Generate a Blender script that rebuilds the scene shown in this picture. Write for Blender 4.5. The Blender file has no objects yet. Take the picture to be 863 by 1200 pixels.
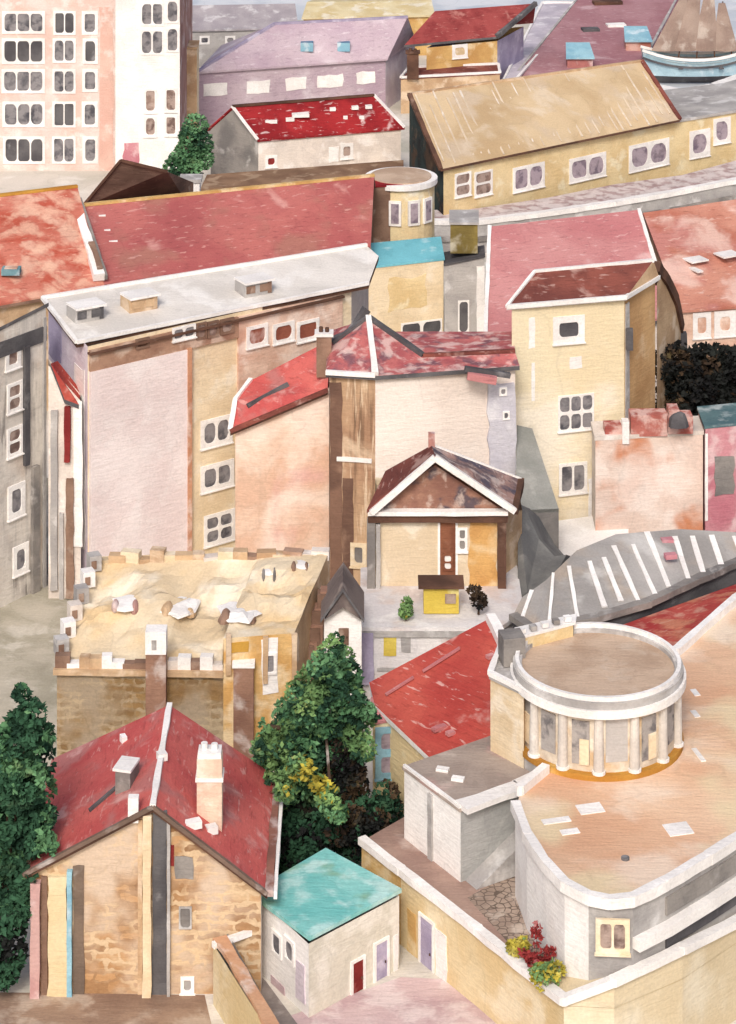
import bpy, math, random
from mathutils import Vector as V, noise
random.seed(7)
F, H, CX = 3000.0, 80.0, 431.5
COL = bpy.context.scene.collection
def P(px, py, z):                       # survey point: at height z
    Y = (H-z)*F/(600+py); return V(((px-CX)*Y/F, Y, z))
def Q(px, py, Y):                       # survey point: at distance Y
    return V(((px-CX)*Y/F, Y, H-(600+py)*Y/F))
def G(px, Y, z=0.0): return V(((px-CX)*Y/F, Y, z))
def at(p, z): return V((p.x, p.y, z))
# ------------------------------------------------------------------ materials
def lin(c):
    o = []
    for v in c:
        v /= 255.0; o.append(v/12.92 if v <= .04045 else ((v+.055)/1.055)**2.4)
    return o
MATS = {}; SAT = .84
def wc(name, c1, c2=None, c3=None, bloom=.12, s=.32, kind=None, grain=.16, k=1.0, rough=.95, c4=None):
    """granulating pigment on plaster/tile: two washes, soft blooms, dried edges, grain"""
    if name in MATS: return MATS[name]
    c2 = c2 or [x*.86 for x in c1]; c3 = c3 or [min(235, x*.35+155) for x in c1]
    m = bpy.data.materials.new(name); m.use_nodes = True; nt = m.node_tree; N = nt.nodes; L = nt.links
    b = N['Principled BSDF']; b.inputs['Roughness'].default_value = rough
    b.inputs['Specular IOR Level'].default_value = .12
    def col(c):
        r = N.new('ShaderNodeRGB'); g_ = .3*c[0]+.59*c[1]+.11*c[2]; l = lin([g_+(v-g_)*SAT for v in c]); r.outputs[0].default_value = (l[0]*k, l[1]*k, l[2]*k, 1); return r.outputs[0]
    def math_(op, a, b_=None, c_=None, clamp=False):
        n = N.new('ShaderNodeMath'); n.operation = op; n.use_clamp = clamp
        for i, v in enumerate((a, b_, c_)):
            if v is None: continue
            if isinstance(v, (int, float)): n.inputs[i].default_value = v
            else: L.new(v, n.inputs[i])
        return n.outputs[0]
    def mix(f, a, b_, mode='MIX'):
        n = N.new('ShaderNodeMix'); n.data_type = 'RGBA'; n.blend_type = mode
        if isinstance(f, (int, float)): n.inputs[0].default_value = f
        else: L.new(f, n.inputs[0])
        L.new(a, n.inputs[6]); L.new(b_, n.inputs[7]); return n.outputs[2]
    tc = N.new('ShaderNodeTexCoord'); oi = N.new('ShaderNodeObjectInfo')
    ad = N.new('ShaderNodeVectorMath'); ad.operation = 'ADD'; L.new(tc.outputs['Object'], ad.inputs[0])
    sc = N.new('ShaderNodeVectorMath'); sc.operation = 'SCALE'; sc.inputs[0].default_value = (37, 51, 13); L.new(oi.outputs['Random'], sc.inputs['Scale'])
    L.new(sc.outputs[0], ad.inputs[1]); co = ad.outputs[0]
    def nz(scale, det=4, dist=0.0, rg=.55, vec=None):
        n = N.new('ShaderNodeTexNoise'); n.inputs['Scale'].default_value = scale; n.inputs['Detail'].default_value = det
        n.inputs['Distortion'].default_value = dist; n.inputs['Roughness'].default_value = rg
        L.new(vec or co, n.inputs['Vector']); return n.outputs[0]
    def smooth(v, a, b_):
        n = N.new('ShaderNodeMapRange'); n.interpolation_type = 'SMOOTHSTEP'; L.new(v, n.inputs[0])
        n.inputs[1].default_value = a; n.inputs[2].default_value = b_; return n.outputs[0]
    n1 = nz(s, 3, .2); n2 = nz(s*1.5, 4, .3); n3 = nz(6.5, 3); n4 = nz(s*.8, 3, .1)
    C = mix(smooth(n1, .34, .66), col(c1), col(c2))
    if c4: C = mix(smooth(nz(s*1.2, 3, .2), .50, .64), C, col(c4))
    if kind == 'brick':
        dz = N.new('ShaderNodeVectorMath'); dz.operation = 'ADD'; L.new(tc.outputs['UV'], dz.inputs[0])
        nn = N.new('ShaderNodeTexNoise'); nn.inputs['Scale'].default_value = 1.6; nn.inputs['Detail'].default_value = 2; L.new(tc.outputs['UV'], nn.inputs['Vector'])
        sv = N.new('ShaderNodeVectorMath'); sv.operation = 'SCALE'; sv.inputs['Scale'].default_value = .75; L.new(nn.outputs[1], sv.inputs[0]); L.new(sv.outputs[0], dz.inputs[1])
        bt = N.new('ShaderNodeTexBrick'); L.new(dz.outputs[0], bt.inputs['Vector']); bt.inputs['Scale'].default_value = 1
        bt.inputs['Brick Width'].default_value = 1.35; bt.inputs['Row Height'].default_value = .52; bt.inputs['Mortar Size'].default_value = .12
        bt.inputs['Mortar Smooth'].default_value = .35; bt.inputs['Bias'].default_value = -.2
        bt.inputs['Color1'].default_value = (0, 0, 0, 1); bt.inputs['Color2'].default_value = (1, 1, 1, 1); bt.inputs['Mortar'].default_value = (.5, .5, .5, 1)
        br = mix(bt.outputs['Color'], col(c1), col([x*.80 for x in c2]))
        br = mix(smooth(n4, .42, .6), br, col([x*.5+105 for x in c1]))
        C = mix(math_('MULTIPLY', bt.outputs['Fac'], smooth(n2, .38, .58)), br, col(c3))
    if kind == 'tile':                      # short strokes along the courses
        mp = N.new('ShaderNodeMapping'); mp.inputs['Scale'].default_value = (.75, 2.6, 1); L.new(tc.outputs['UV'], mp.inputs['Vector'])
        st = nz(1.0, 3, .4, .6, mp.outputs[0]); C = mix(math_('MULTIPLY', smooth(st, .60, .68), .55), C, col(c3))
        st2 = nz(1.3, 3, .2, .6, mp.outputs[0]); C = mix(math_('MULTIPLY', smooth(st2, .55, .7), .4), C, col([x*.72 for x in c2]))
    if kind == 'streak':                    # rain streaks running down the wall
        mp = N.new('ShaderNodeMapping'); mp.inputs['Scale'].default_value = (1.5, .12, 1); L.new(tc.outputs['UV'], mp.inputs['Vector'])
        st = nz(1.0, 4, .2, .6, mp.outputs[0]); C = mix(math_('MULTIPLY', smooth(st, .50, .66), .75), C, col([x*.62 for x in c2]))
        st = nz(1.9, 3, .2, .6, mp.outputs[0]); C = mix(math_('MULTIPLY', smooth(st, .54, .66), .8), C, col(c3))
    if kind == 'cobble':
        vo = N.new('ShaderNodeTexVoronoi'); vo.feature = 'DISTANCE_TO_EDGE'; vo.inputs['Scale'].default_value = 2.4; L.new(co, vo.inputs['Vector'])
        C = mix(smooth(vo.outputs['Distance'], .10, .03), C, col([x*.72 for x in c2]))
    if bloom:
        C = mix(math_('MULTIPLY', smooth(n2, .62-bloom*.8, .74-bloom*.6), .7), C, col(c3))
    # dried pigment edge
    e = math_('ABSOLUTE', math_('SUBTRACT', n1, .49)); ed = math_('MULTIPLY', smooth(e, .012, .0), .12)
    C = mix(ed, C, col([x*.66 for x in c2]))
    g = math_('MULTIPLY_ADD', n3, grain*2.2, 1-grain*1.1)
    g2 = math_('MULTIPLY_ADD', n4, .3, .85)
    gg = math_('MULTIPLY', g, g2)
    cc = N.new('ShaderNodeCombineColor'); [L.new(gg, cc.inputs[i]) for i in range(3)]
    C = mix(1.0, C, cc.outputs[0], 'MULTIPLY')
    L.new(C, b.inputs['Base Color'])
    mpb = N.new('ShaderNodeMapping'); mpb.inputs['Scale'].default_value = (1.0, 4.0, 1); L.new(tc.outputs['UV'], mpb.inputs['Vector'])
    nb = nz(1.0, 3, .3, .6, mpb.outputs[0])
    bp = N.new('ShaderNodeBump'); bp.inputs['Strength'].default_value = .5; bp.inputs['Distance'].default_value = .10
    hgt = nb
    if kind == 'tile':
        wv = N.new('ShaderNodeTexWave'); wv.bands_direction = 'Y'; wv.wave_profile = 'SAW'; wv.inputs['Scale'].default_value = .8; wv.inputs['Distortion'].default_value = .5; wv.inputs['Detail'].default_value = 2
        L.new(tc.outputs['UV'], wv.inputs['Vector']); hgt = math_('MULTIPLY_ADD', wv.outputs[1], .55, nb)
    L.new(hgt, bp.inputs['Height']); L.new(bp.outputs[0], b.inputs['Normal'])
    MATS[name] = m; return m
WHITE = wc('white_limewash', (242, 239, 235), (228, 224, 220), (246, 244, 241), .1)
PALE = wc('pale_plaster', (226, 214, 202), (206, 194, 184), (238, 232, 226))
CREAM = wc('cream_plaster', (234, 214, 178), (218, 194, 154), (236, 224, 202))
YEL = wc('yellow_plaster', (230, 206, 154), (216, 186, 130), (238, 226, 190), .08)
OCH = wc('ochre_plaster', (216, 176, 104), (196, 148, 82), (232, 212, 168))
PINKW = wc('pale_pink_plaster', (234, 222, 220), (226, 208, 206), (236, 226, 224), .1)
ROSE = wc('rose_orange_plaster', (224, 190, 164), (212, 164, 134), (238, 222, 206), .22, .13, c4=(216, 164, 152))
SALM = wc('salmon_plaster', (228, 196, 174), (200, 152, 128), (236, 218, 204), .16)
TOWERP = wc('tower_pink_plaster', (226, 204, 196), (222, 186, 172), (236, 224, 218), .12)
MAG = wc('magenta_plaster', (206, 138, 146), (188, 108, 122), (224, 196, 196), .15)
BRN = wc('brown_plaster', (150, 118, 98), (122, 92, 76), (190, 168, 150), .08)
DBRN = wc('dark_brown_wood', (112, 78, 62), (82, 58, 48), (160, 130, 112), .02)
TAN = wc('tan_plaster', (206, 172, 132), (180, 144, 108), (228, 206, 178), .15)
SAND = wc('sand_render', (222, 204, 172), (212, 188, 150), (236, 226, 206), .15, .16, c4=(222, 190, 140))
GREY = wc('grey_render', (148, 142, 136), (116, 112, 110), (190, 186, 182), .1)
DGREY = wc('dark_grey_slate', (104, 102, 104), (78, 76, 80), (150, 148, 150), .05)
LGREY = wc('light_grey_render', (182, 178, 174), (158, 154, 152), (212, 210, 208), .12)
LAV = wc('lavender_paint', (176, 166, 192), (152, 142, 172), (214, 206, 222), .1)
LAVW = wc('lavender_render', (222, 210, 218), (206, 192, 206), (228, 220, 228), .15)
RED = wc('red_tiles', (218, 104, 96), (202, 82, 80), (222, 168, 160), .06, .25, 'tile', c4=(190, 112, 108))
RED2 = wc('scarlet_tiles', (198, 84, 70), (180, 62, 56), (228, 190, 180), .04, .25, 'tile')
REDP = wc('pinkish_red_tiles', (190, 104, 98), (172, 84, 84), (216, 160, 150), .06, .14, 'tile', c4=(172, 108, 96))
REDO = wc('orange_red_tiles', (206, 118, 98), (190, 82, 62), (228, 178, 150), .2, .3, 'tile', c4=(216, 162, 138))
REDB = wc('brown_red_tiles', (146, 78, 66), (112, 60, 54), (196, 158, 146), .08, .3, 'tile')
REDD = wc('crimson_tiles', (172, 40, 44), (140, 30, 36), (226, 206, 204), .03, .3, 'tile')
PINKR = wc('rose_pink_tiles', (206, 138, 136), (194, 116, 118), (226, 188, 184), .04, .12, 'tile')
SALR = wc('rust_salmon_tiles', (202, 136, 114), (180, 98, 78), (224, 190, 176), .15, .14, 'tile', c4=(192, 122, 112))
MAUR = wc('mauve_tiles', (176, 128, 134), (160, 108, 116), (206, 176, 180), .05, .12, 'tile')
PURR = wc('purple_tiles', (196, 176, 186), (180, 156, 172), (216, 206, 212), .1, .12, 'tile')
TANR = wc('tan_ribbed_roof', (208, 182, 142), (188, 158, 116), (216, 198, 172), .12, .14, c4=(198, 176, 148))
GREYR = wc('grey_ribbed_roof', (176, 172, 168), (150, 146, 142), (204, 202, 198), .12, .16, c4=(172, 158, 144))
WHR = wc('whitewashed_roof', (222, 216, 208), (206, 200, 192), (236, 233, 228), .15, .18)
TANF = wc('tan_roof_felt', (202, 174, 148), (182, 152, 126), (204, 182, 160), .1)
TERR = wc('orange_terrace_tiles', (232, 194, 158), (218, 164, 126), (238, 218, 196), .2, .1, c4=(226, 202, 160))
TEAL = wc('turquoise_roof_paint', (130, 204, 198), (98, 184, 180), (190, 226, 222), .2, .3, c4=(124, 172, 146))
TURQ = wc('turquoise_awning_paint', (112, 196, 212), (96, 178, 196), (190, 222, 228), .08)
BLUE = wc('pale_blue_paint', (148, 196, 212), (120, 174, 198), (206, 222, 230), .08)
GOLD = wc('golden_ochre_paint', (204, 152, 56), (184, 124, 44), (222, 188, 116), .04)
YELP = wc('lemon_yellow_paint', (222, 200, 84), (206, 178, 62), (232, 222, 150), .08)
PANE = wc('dark_window_glass', (112, 110, 114), (74, 74, 82), (150, 146, 148), .3, .7, rough=.45)
PANEB = wc('brown_window_glass', (146, 120, 108), (108, 86, 80), (184, 162, 150), .3, .7, rough=.45)
PANEL = wc('mauve_window_glass', (150, 134, 144), (114, 100, 118), (182, 166, 176), .3, .7, rough=.45)
REDW = wc('oxblood_paint', (150, 50, 48), (128, 38, 38), (190, 110, 100), .04)
BRICK = wc('ochre_stone_blocks', (214, 168, 106), (196, 144, 86), (234, 210, 170), .1, .3, 'brick', c4=(206, 168, 118))
BRICK2 = wc('brown_stone_blocks', (196, 148, 98), (166, 118, 78), (214, 184, 144), .1, .3, 'brick', c4=(192, 140, 104))
COB = wc('cobbles', (182, 160, 142), (158, 136, 120), (206, 190, 174), .1, .5, 'cobble')
BARK = wc('bark', (98, 78, 62), (72, 56, 46))
GROUND = wc('pale_ground', (214, 206, 194), (196, 190, 176), (228, 224, 216), .12, .09, c4=(190, 186, 170))
def leafm(n, c1, c2, c3):
    c1 = [min(255, v*1.12) for v in c1]; return wc(n, c1, c2, c3, .05, .5, grain=.25)
LF1 = leafm('leaf_mid_green', (92, 138, 92), (60, 106, 68), (120, 150, 96))
LF2 = leafm('leaf_dark_green', (48, 86, 60), (32, 62, 46), (70, 100, 70))
LF3 = leafm('leaf_light_green', (110, 146, 84), (84, 122, 70), (160, 170, 90))
LF4 = leafm('leaf_dark_brown', (74, 58, 42), (50, 40, 34), (110, 96, 60))
LF5 = leafm('leaf_yellow', (176, 162, 50), (140, 130, 44), (200, 190, 100))
LF6 = leafm('leaf_near_black', (36, 40, 38), (28, 28, 30), (70, 62, 50))
# ------------------------------------------------------------------ mesh building
class MB:
    def __init__(s): s.v = []; s.f = []; s.m = []; s.uv = []
    def poly(s, pts, mat):
        pts = [V(p) for p in pts]; n = V((0, 0, 0))
        for i in range(len(pts)):
            a, b = pts[i], pts[(i+1) % len(pts)]
            n += V(((a.y-b.y)*(a.z+b.z), (a.z-b.z)*(a.x+b.x), (a.x-b.x)*(a.y+b.y)))
        if n.length < 1e-9: return s
        n.normalize()
        if abs(n.z) > .985: ua, va = V((1, 0, 0)), V((0, 1, 0))
        else: ua = V((0, 0, 1)).cross(n).normalized(); va = n.cross(ua)
        b = len(s.v); s.v += pts; s.f.append(list(range(b, b+len(pts)))); s.m.append(mat)
        s.uv.append([(p.dot(ua), p.dot(va)) for p in pts]); return s
    def prism(s, pts, ext, mat, side=None, cap2=None):
        pts = [V(p) for p in pts]; q = [p+ext for p in pts]; side = side or mat
        n = len(pts); c = sum(pts, V((0, 0, 0)))/n
        nn = V((0, 0, 0))
        for i in range(n): nn += (pts[i]-c).cross(pts[(i+1) % n]-c)
        if nn.dot(ext) > 0: pts.reverse(); q.reverse()
        s.poly(pts, mat); s.poly(q[::-1], cap2 or mat)
        for i in range(n):
            j = (i+1) % n; s.poly([pts[j], pts[i], q[i], q[j]], side)
        return s
    def slab(s, pts, t, mat, side=None, grow=.2, up=.03):
        pts = [V(p) for p in pts]; c = sum(pts, V((0, 0, 0)))/len(pts)
        pts = [p+(p-c).normalized()*grow+V((0, 0, up)) for p in pts]
        return s.prism(pts, V((0, 0, -t)), mat, side)
    def box(s, c, sx, sy, sz, mat, yaw=0, top=None):          # c = centre of the base
        u = V((math.cos(yaw), math.sin(yaw), 0))*sx/2; w = V((-math.sin(yaw), math.cos(yaw), 0))*sy/2; c = V(c)
        pts = [c-u-w, c+u-w, c+u+w, c-u+w]; q = [p+V((0, 0, sz)) for p in pts]
        return s.prism(q, V((0, 0, -sz)), top or mat, mat)
    def bar(s, a, b, w, h, mat, up=V((0, 0, 1))):
        a = V(a); b = V(b); d = (b-a)
        if d.length < 1e-6: return s
        d.normalize(); x = d.cross(up)
        if x.length < 1e-3: x = V((1, 0, 0))
        x = x.normalized()*w/2; z = d.cross(x).normalized()*h/2
        ln = (b-a).length; k = max(1, min(14, int(ln/1.1)))
        if k == 1: return s.prism([a-x-z, a+x-z, a+x+z, a-x+z], b-a, mat)
        rg = []
        for i in range(k+1):
            f = random.uniform(.8, 1.12); o = x*random.uniform(-.1, .1); c = a.lerp(b, i/k)+o
            rg.append([c-x*f-z, c+x*f-z, c+x*f+z, c-x*f+z])
        for i in range(k):
            for j in range(4): s.poly([rg[i][j], rg[i][(j+1) % 4], rg[i+1][(j+1) % 4], rg[i+1][j]][::-1], mat)
        s.poly(rg[0], mat); s.poly(rg[-1][::-1], mat); return s
    def walls(s, ring, z0, mats):
        n = len(ring)
        for i in range(n):
            a, b = ring[i], ring[(i+1) % n]; m = mats[i % len(mats)] if isinstance(mats, (list, tuple)) else mats
            s.poly([at(a, z0), at(b, z0), b, a], m)
        return s
    def cyl(s, c, r, h, mat, n=28, r2=None, top=None, a0=0, a1=2*math.pi):
        r2 = r if r2 is None else r2; c = V(c); k = n+(0 if a1-a0 >= 2*math.pi-1e-6 else 1)
        lo = [c+V((r*math.cos(a0+(a1-a0)*i/n), r*math.sin(a0+(a1-a0)*i/n), 0)) for i in range(k)]
        hi = [c+V((r2*math.cos(a0+(a1-a0)*i/n), r2*math.sin(a0+(a1-a0)*i/n), h)) for i in range(k)]
        for i in range(n):
            j = (i+1) % k; s.poly([lo[i], lo[j], hi[j], hi[i]], mat)
        s.poly(lo[::-1], mat)
        if r2 > 1e-4: s.poly(hi, top or mat)
        return s
    def lump(s, c, rx, ry, rz, mat, seed=0, n=8, amp=.25):
        rings = []; c = V(c)
        for i in range(6):
            ph = math.pi*i/10.0; z = math.sin(ph)*rz; r = math.cos(ph)
            rings.append([c+V((rx*r*math.cos(2*math.pi*j/n), ry*r*math.sin(2*math.pi*j/n), z))*1.0 for j in range(n)])
        for R_ in rings:
            for p in R_:
                f = 1+amp*noise.noise(p*1.3+V((seed, 0, 0))); d = p-c; p.x = c.x+d.x*f; p.y = c.y+d.y*f; p.z = c.z+d.z*f
        for i in range(5):
            for j in range(n): s.poly([rings[i][j], rings[i][(j+1) % n], rings[i+1][(j+1) % n], rings[i+1][j]], mat)
        return s
    def build(s, name, parent, label=None):
        r = parent
        off = V((0, 0, 0))
        while r is not None:
            if r.type == 'EMPTY': off = V(r.location); break
            r = r.parent
        me = bpy.data.meshes.new(name); ms = []
        for m in s.m:
            if m not in ms: ms.append(m)
        for m in ms: me.materials.append(m)
        me.from_pydata([tuple(p-off) for p in s.v], [], s.f)
        uvl = me.uv_layers.new(name='UVMap'); i = 0
        for f, uv in zip(s.f, s.uv):
            for t in uv: uvl.data[i].uv = t; i += 1
        for p, m in zip(me.polygons, s.m): p.material_index = ms.index(m)
        me.update(); o = bpy.data.objects.new(name, me); COL.objects.link(o)
        if parent: o.parent = parent
        if label: o['label'] = label
        return o
LABELS = set()
def thing(name, label, cat, loc, group=None):
    o = bpy.data.objects.new(name, None); COL.objects.link(o); o.location = loc
    o.empty_display_size = .3
    o['label'] = label; o['category'] = cat
    if group: o['group'] = group
    if label in LABELS and not group: print('DUP LABEL', label)
    LABELS.add(label); return o
def struct(name, mb, kind='structure'):
    o = mb.build(name, None); o['kind'] = kind; return o
class Wall:                                # vertical plane through a, b seen left to right
    def __init__(s, a, b):
        s.a = V((a.x, a.y, 0)); s.d = V((b.x-a.x, b.y-a.y, 0)).normalized(); s.n = V((s.d.y, -s.d.x, 0))
    def hit(s, px, py):
        r = V(((px-CX)/F, 1, -(600+py)/F)); t = s.n.dot(s.a-V((0, 0, H)))/s.n.dot(r); return V((0, 0, H))+r*t
    def uz(s, px, py): h = s.hit(px, py); return (h-s.a).dot(s.d), h.z
    def pt(s, u, z, o=0): p = s.a+s.d*u+s.n*o; return V((p.x, p.y, z))
def plate(mb, w, u0, u1, z0, z1, o0, o1, mat):
    mb.prism([w.pt(u0, z0, o1), w.pt(u1, z0, o1), w.pt(u1, z1, o1), w.pt(u0, z1, o1)], w.n*(o0-o1), mat)
def window(parent, w, rect, cols=2, rows=1, frame=None, pane=None, name='window', border=.28, gap=.14, proud=.10, label=None, off=0, sill=True, split=None):
    frame = frame or WHITE; pane = pane or PANE; x0, y0, x1, y1 = rect
    xm, ym = (x0+x1)/2, (y0+y1)/2
    u0 = w.uz(x0, ym)[0]; u1 = w.uz(x1, ym)[0]; za = w.uz(xm, y1)[1]; zb = w.uz(xm, y0)[1]
    jit = lambda k: random.uniform(-k, k)
    W_ = u1-u0; Hh = zb-za; bx = border*min(W_/cols, Hh/rows)*.8; gp = gap*W_/cols
    mb = MB(); pn = MB(); z = za
    cw = (W_-2*bx-gp*(cols-1))/cols; gh = gap*Hh/rows*1.2; rh = (Hh-2*bx-gh*(rows-1))/rows
    plate(mb, w, u0, u0+bx, za, zb, off-.05, off+proud, frame); plate(mb, w, u1-bx, u1, za, zb, off-.05, off+proud, frame)
    plate(mb, w, u0+bx, u1-bx, za, za+bx, off-.05, off+proud-.003, frame); plate(mb, w, u0+bx, u1-bx, zb-bx, zb, off-.05, off+proud-.003, frame)
    for c in range(1, cols):
        uu = u0+bx+c*cw+(c-1)*gp; plate(mb, w, uu, uu+gp, za+bx, zb-bx, off-.04, off+proud-.006+jit(.002), frame)
    for r in range(1, rows):
        zz = za+bx+r*rh+(r-1)*gh; plate(mb, w, u0+bx, u1-bx, zz, zz+gh, off-.04, off+proud-.012, frame)
    if sill: plate(mb, w, u0-.06, u1+.06, za-.09, za-.003, off-.03, off+proud+.1, frame)
    # rounded corners of the openings so that they read hand made
    for c in range(cols):
        for r in range(rows):
            a = u0+bx+c*(cw+gp); zz = za+bx+r*(rh+gh); k = min(cw, rh)*.3
            for (qx, qz, sx, sz) in ((a, zz, 1, 1), (a+cw, zz, -1, 1), (a, zz+rh, 1, -1), (a+cw, zz+rh, -1, -1)):
                kk = k*random.uniform(.5, 1.4)
                kz = kk*1.35
                tri = [w.pt(qx-sx*.002, qz-sz*.002, off+proud-.03), w.pt(qx+sx*kk, qz-sz*.002, off+proud-.03)]+[w.pt(qx+sx*kk*(1-math.sin(t_)), qz+sz*kz*(1-math.cos(t_)), off+proud-.03) for t_ in (.35, .8, 1.22)]+[w.pt(qx-sx*.002, qz+sz*kz, off+proud-.03)]
                mb.prism(tri, w.n*-.05, frame)
    plate(pn, w, u0+bx*.5, u1-bx*.5, za+bx*.5, zb-bx*.5, off-.06, off+.022, pane)
    f = mb.build(name, parent, label); pn.build('pane', f); return f
def door(parent, w, rect, mat, frame=None, label=None, lean=0):
    x0, y0, x1, y1 = rect; u0 = w.uz(x0, (y0+y1)/2)[0]; u1 = w.uz(x1, (y0+y1)/2)[0]; xm = (x0+x1)/2
    za = w.uz(xm, y1)[1]; zb = w.uz(xm, y0)[1]; mb = MB()
    plate(mb, w, u0, u1, za, zb, -.05, .05, mat)
    for k in range(2):
        z = za+(zb-za)*(.12+.45*k); plate(mb, w, u0+.15*(u1-u0), u1-.15*(u1-u0), z, z+(zb-za)*.33, .04, .07, mat)
    d = mb.build('door', parent, label)
    if frame:
        fb = MB(); t = .16
        plate(fb, w, u0-t, u0-.003, za, zb+t, -.04, .11, frame); plate(fb, w, u1+.003, u1+t, za, zb+t, -.04, .11, frame); plate(fb, w, u0-.003, u1+.003, zb+.003, zb+t-.004, -.04, .10, frame)
        fb.build('door_frame', d)
    hb = MB(); c = w.pt(u0+(u1-u0)*.82, za+(zb-za)*.45, .1); hb.box(c, .08, .08, .1, DBRN); hb.build('handle', d)
    return d
def patch(parent, w, rect, mat, name, o=.05, label=None):
    x0, y0, x1, y1 = rect; u0 = w.uz(x0, (y0+y1)/2)[0]; u1 = w.uz(x1, (y0+y1)/2)[0]; xm = (x0+x1)/2
    za = w.uz(xm, y1)[1]; zb = w.uz(xm, y0)[1]; mb = MB(); jm = min(u1-u0, zb-za)*.07; pts = []; ph = random.uniform(0, 99)
    for (p, q) in (((u0, za), (u1, za)), ((u1, za), (u1, zb)), ((u1, zb), (u0, zb)), ((u0, zb), (u0, za))):
        k = max(2, min(12, int((abs(q[0]-p[0])+abs(q[1]-p[1]))/.7)))
        for i in range(k): t = i/k; pts.append((p[0]+(q[0]-p[0])*t+random.uniform(-jm, jm), p[1]+(q[1]-p[1])*t+random.uniform(-jm, jm)))
    mb.prism([w.pt(a_, b_, o) for a_, b_ in pts], w.n*(-.05-o), mat); return mb.build(name, parent, label)
def ribs(mb, a0, a1, b0, b1, n, w, h, mat, jit=.2, lo=.0, hi=1.0):
    """raised seams on a roof between edge a0-a1 (eave) and b0-b1 (ridge)"""
    for i in range(n):
        t = (i+.5+random.uniform(-jit, jit))/n
        p = a0.lerp(a1, t); q = b0.lerp(b1, t)
        s0 = random.uniform(0, lo); s1 = random.uniform(hi, 1)
        mb.bar(p.lerp(q, s0)+V((0, 0, h*.5+.03)), p.lerp(q, s1)+V((0, 0, h*.5+.03)), w*random.uniform(.6, 1.2), h, mat)
def gable(name, label, cat, FL, FR, RL, RR, z0, wall, roof, verge=None, ridge=None, gablem=None, group=None, t=.22, eave=None, grow=.25, BLz=None):
    """long house: front eave FL-FR, ridge RL-RR, mirrored back slope"""
    BL = V((2*RL.x-FL.x, 2*RL.y-FL.y, FL.z if BLz is None else BLz)); BR = V((2*RR.x-FR.x, 2*RR.y-FR.y, FR.z if BLz is None else BLz))
    c = (FL+FR+BL+BR)/4; r = thing(name, label, cat, (c.x, c.y, z0), group)
    MB().walls([FL, FR, RR, BR, BL, RL], z0, [wall, gablem or wall, gablem or wall, wall, gablem or wall, gablem or wall]).build('wall', r)
    d = (FR-FL).normalized()*grow
    def ext(a, b): return (a-b).normalized()*grow*1.2
    f0, f1 = FL+ext(FL, RL)-d, FR+ext(FR, RR)+d; r0, r1 = RL-d, RR+d; b0, b1 = BL+ext(BL, RL)-d, BR+ext(BR, RR)+d
    up = V((0, 0, t)); mb = MB()
    mb.poly([f0+up, f1+up, r1+up, r0+up], roof); mb.poly([r0+up, r1+up, b1+up, b0+up], roof)
    mb.poly([f0, r0, r1, f1], roof); mb.poly([r0, b0, b1, r1], roof)
    for a, b in ((f0, f1), (f1, r1), (r1, b1), (b1, b0), (b0, r0), (r0, f0)): mb.poly([a, b, b+up, a+up], roof)
    ro = mb.build('roof', r); u2 = up+V((0, 0, .06))
    if ridge: MB().bar(r0+u2, r1+u2, .5, .22, ridge).build('ridge_tiles', ro)
    if verge:
        bars('verge', ro, [(f0+u2, r0+u2, .34, .2, verge), (r1+u2, f1+u2, .34, .2, verge)])
    if eave: MB().bar(f0+up*.3+V((0, -.06, -.1)), f1+up*.3+V((0, -.06, -.1)), .26, .2, eave).build('gutter', ro)

    return r, ro, Wall(FL, FR), (FL, FR, BR, BL, f0, f1, r0, r1)
def block(name, label, cat, ring, z0, walls, roof, cop=None, group=None, t=.18, grow=.12, copw=.34, rname='roof'):
    c = sum(ring, V((0, 0, 0)))/len(ring); r = thing(name, label, cat, (c.x, c.y, z0), group)
    MB().walls(ring, z0, walls).build('wall', r)
    ro = MB().slab(ring, t, roof, grow=grow, up=.04).build(rname, r)
    if cop:
        m = MB(); n = len(ring)
        for i in range(n): m.bar(ring[i]+V((0, 0, .16+.002*i)), ring[(i+1) % n]+V((0, 0, .16+.002*i)), copw, .26, cop)
        m.build('coping', r)
    return r, ro
def chimney(parent, base, w, h, mat, cap, mouth=None, name='chimney'):
    mb = MB(); mb.box(base, w, w*.8, h, mat); c = mb.build(name, parent)
    m2 = MB(); m2.box(V(base)+V((0, 0, h)), w*1.25, w*1.05, .22, cap)
    m2.cyl(V(base)+V((-w*.2, 0, h+.22)), w*.14, .35, mouth or cap, 8); m2.cyl(V(base)+V((w*.2, 0, h+.22)), w*.14, .3, mouth or cap, 8)
    m2.build('chimney_cap', c); return c
def bars(name, parent, lst):
    for (a, b, w, h, mt) in lst: MB().bar(a, b, w, h, mt).build(name, parent)
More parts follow.
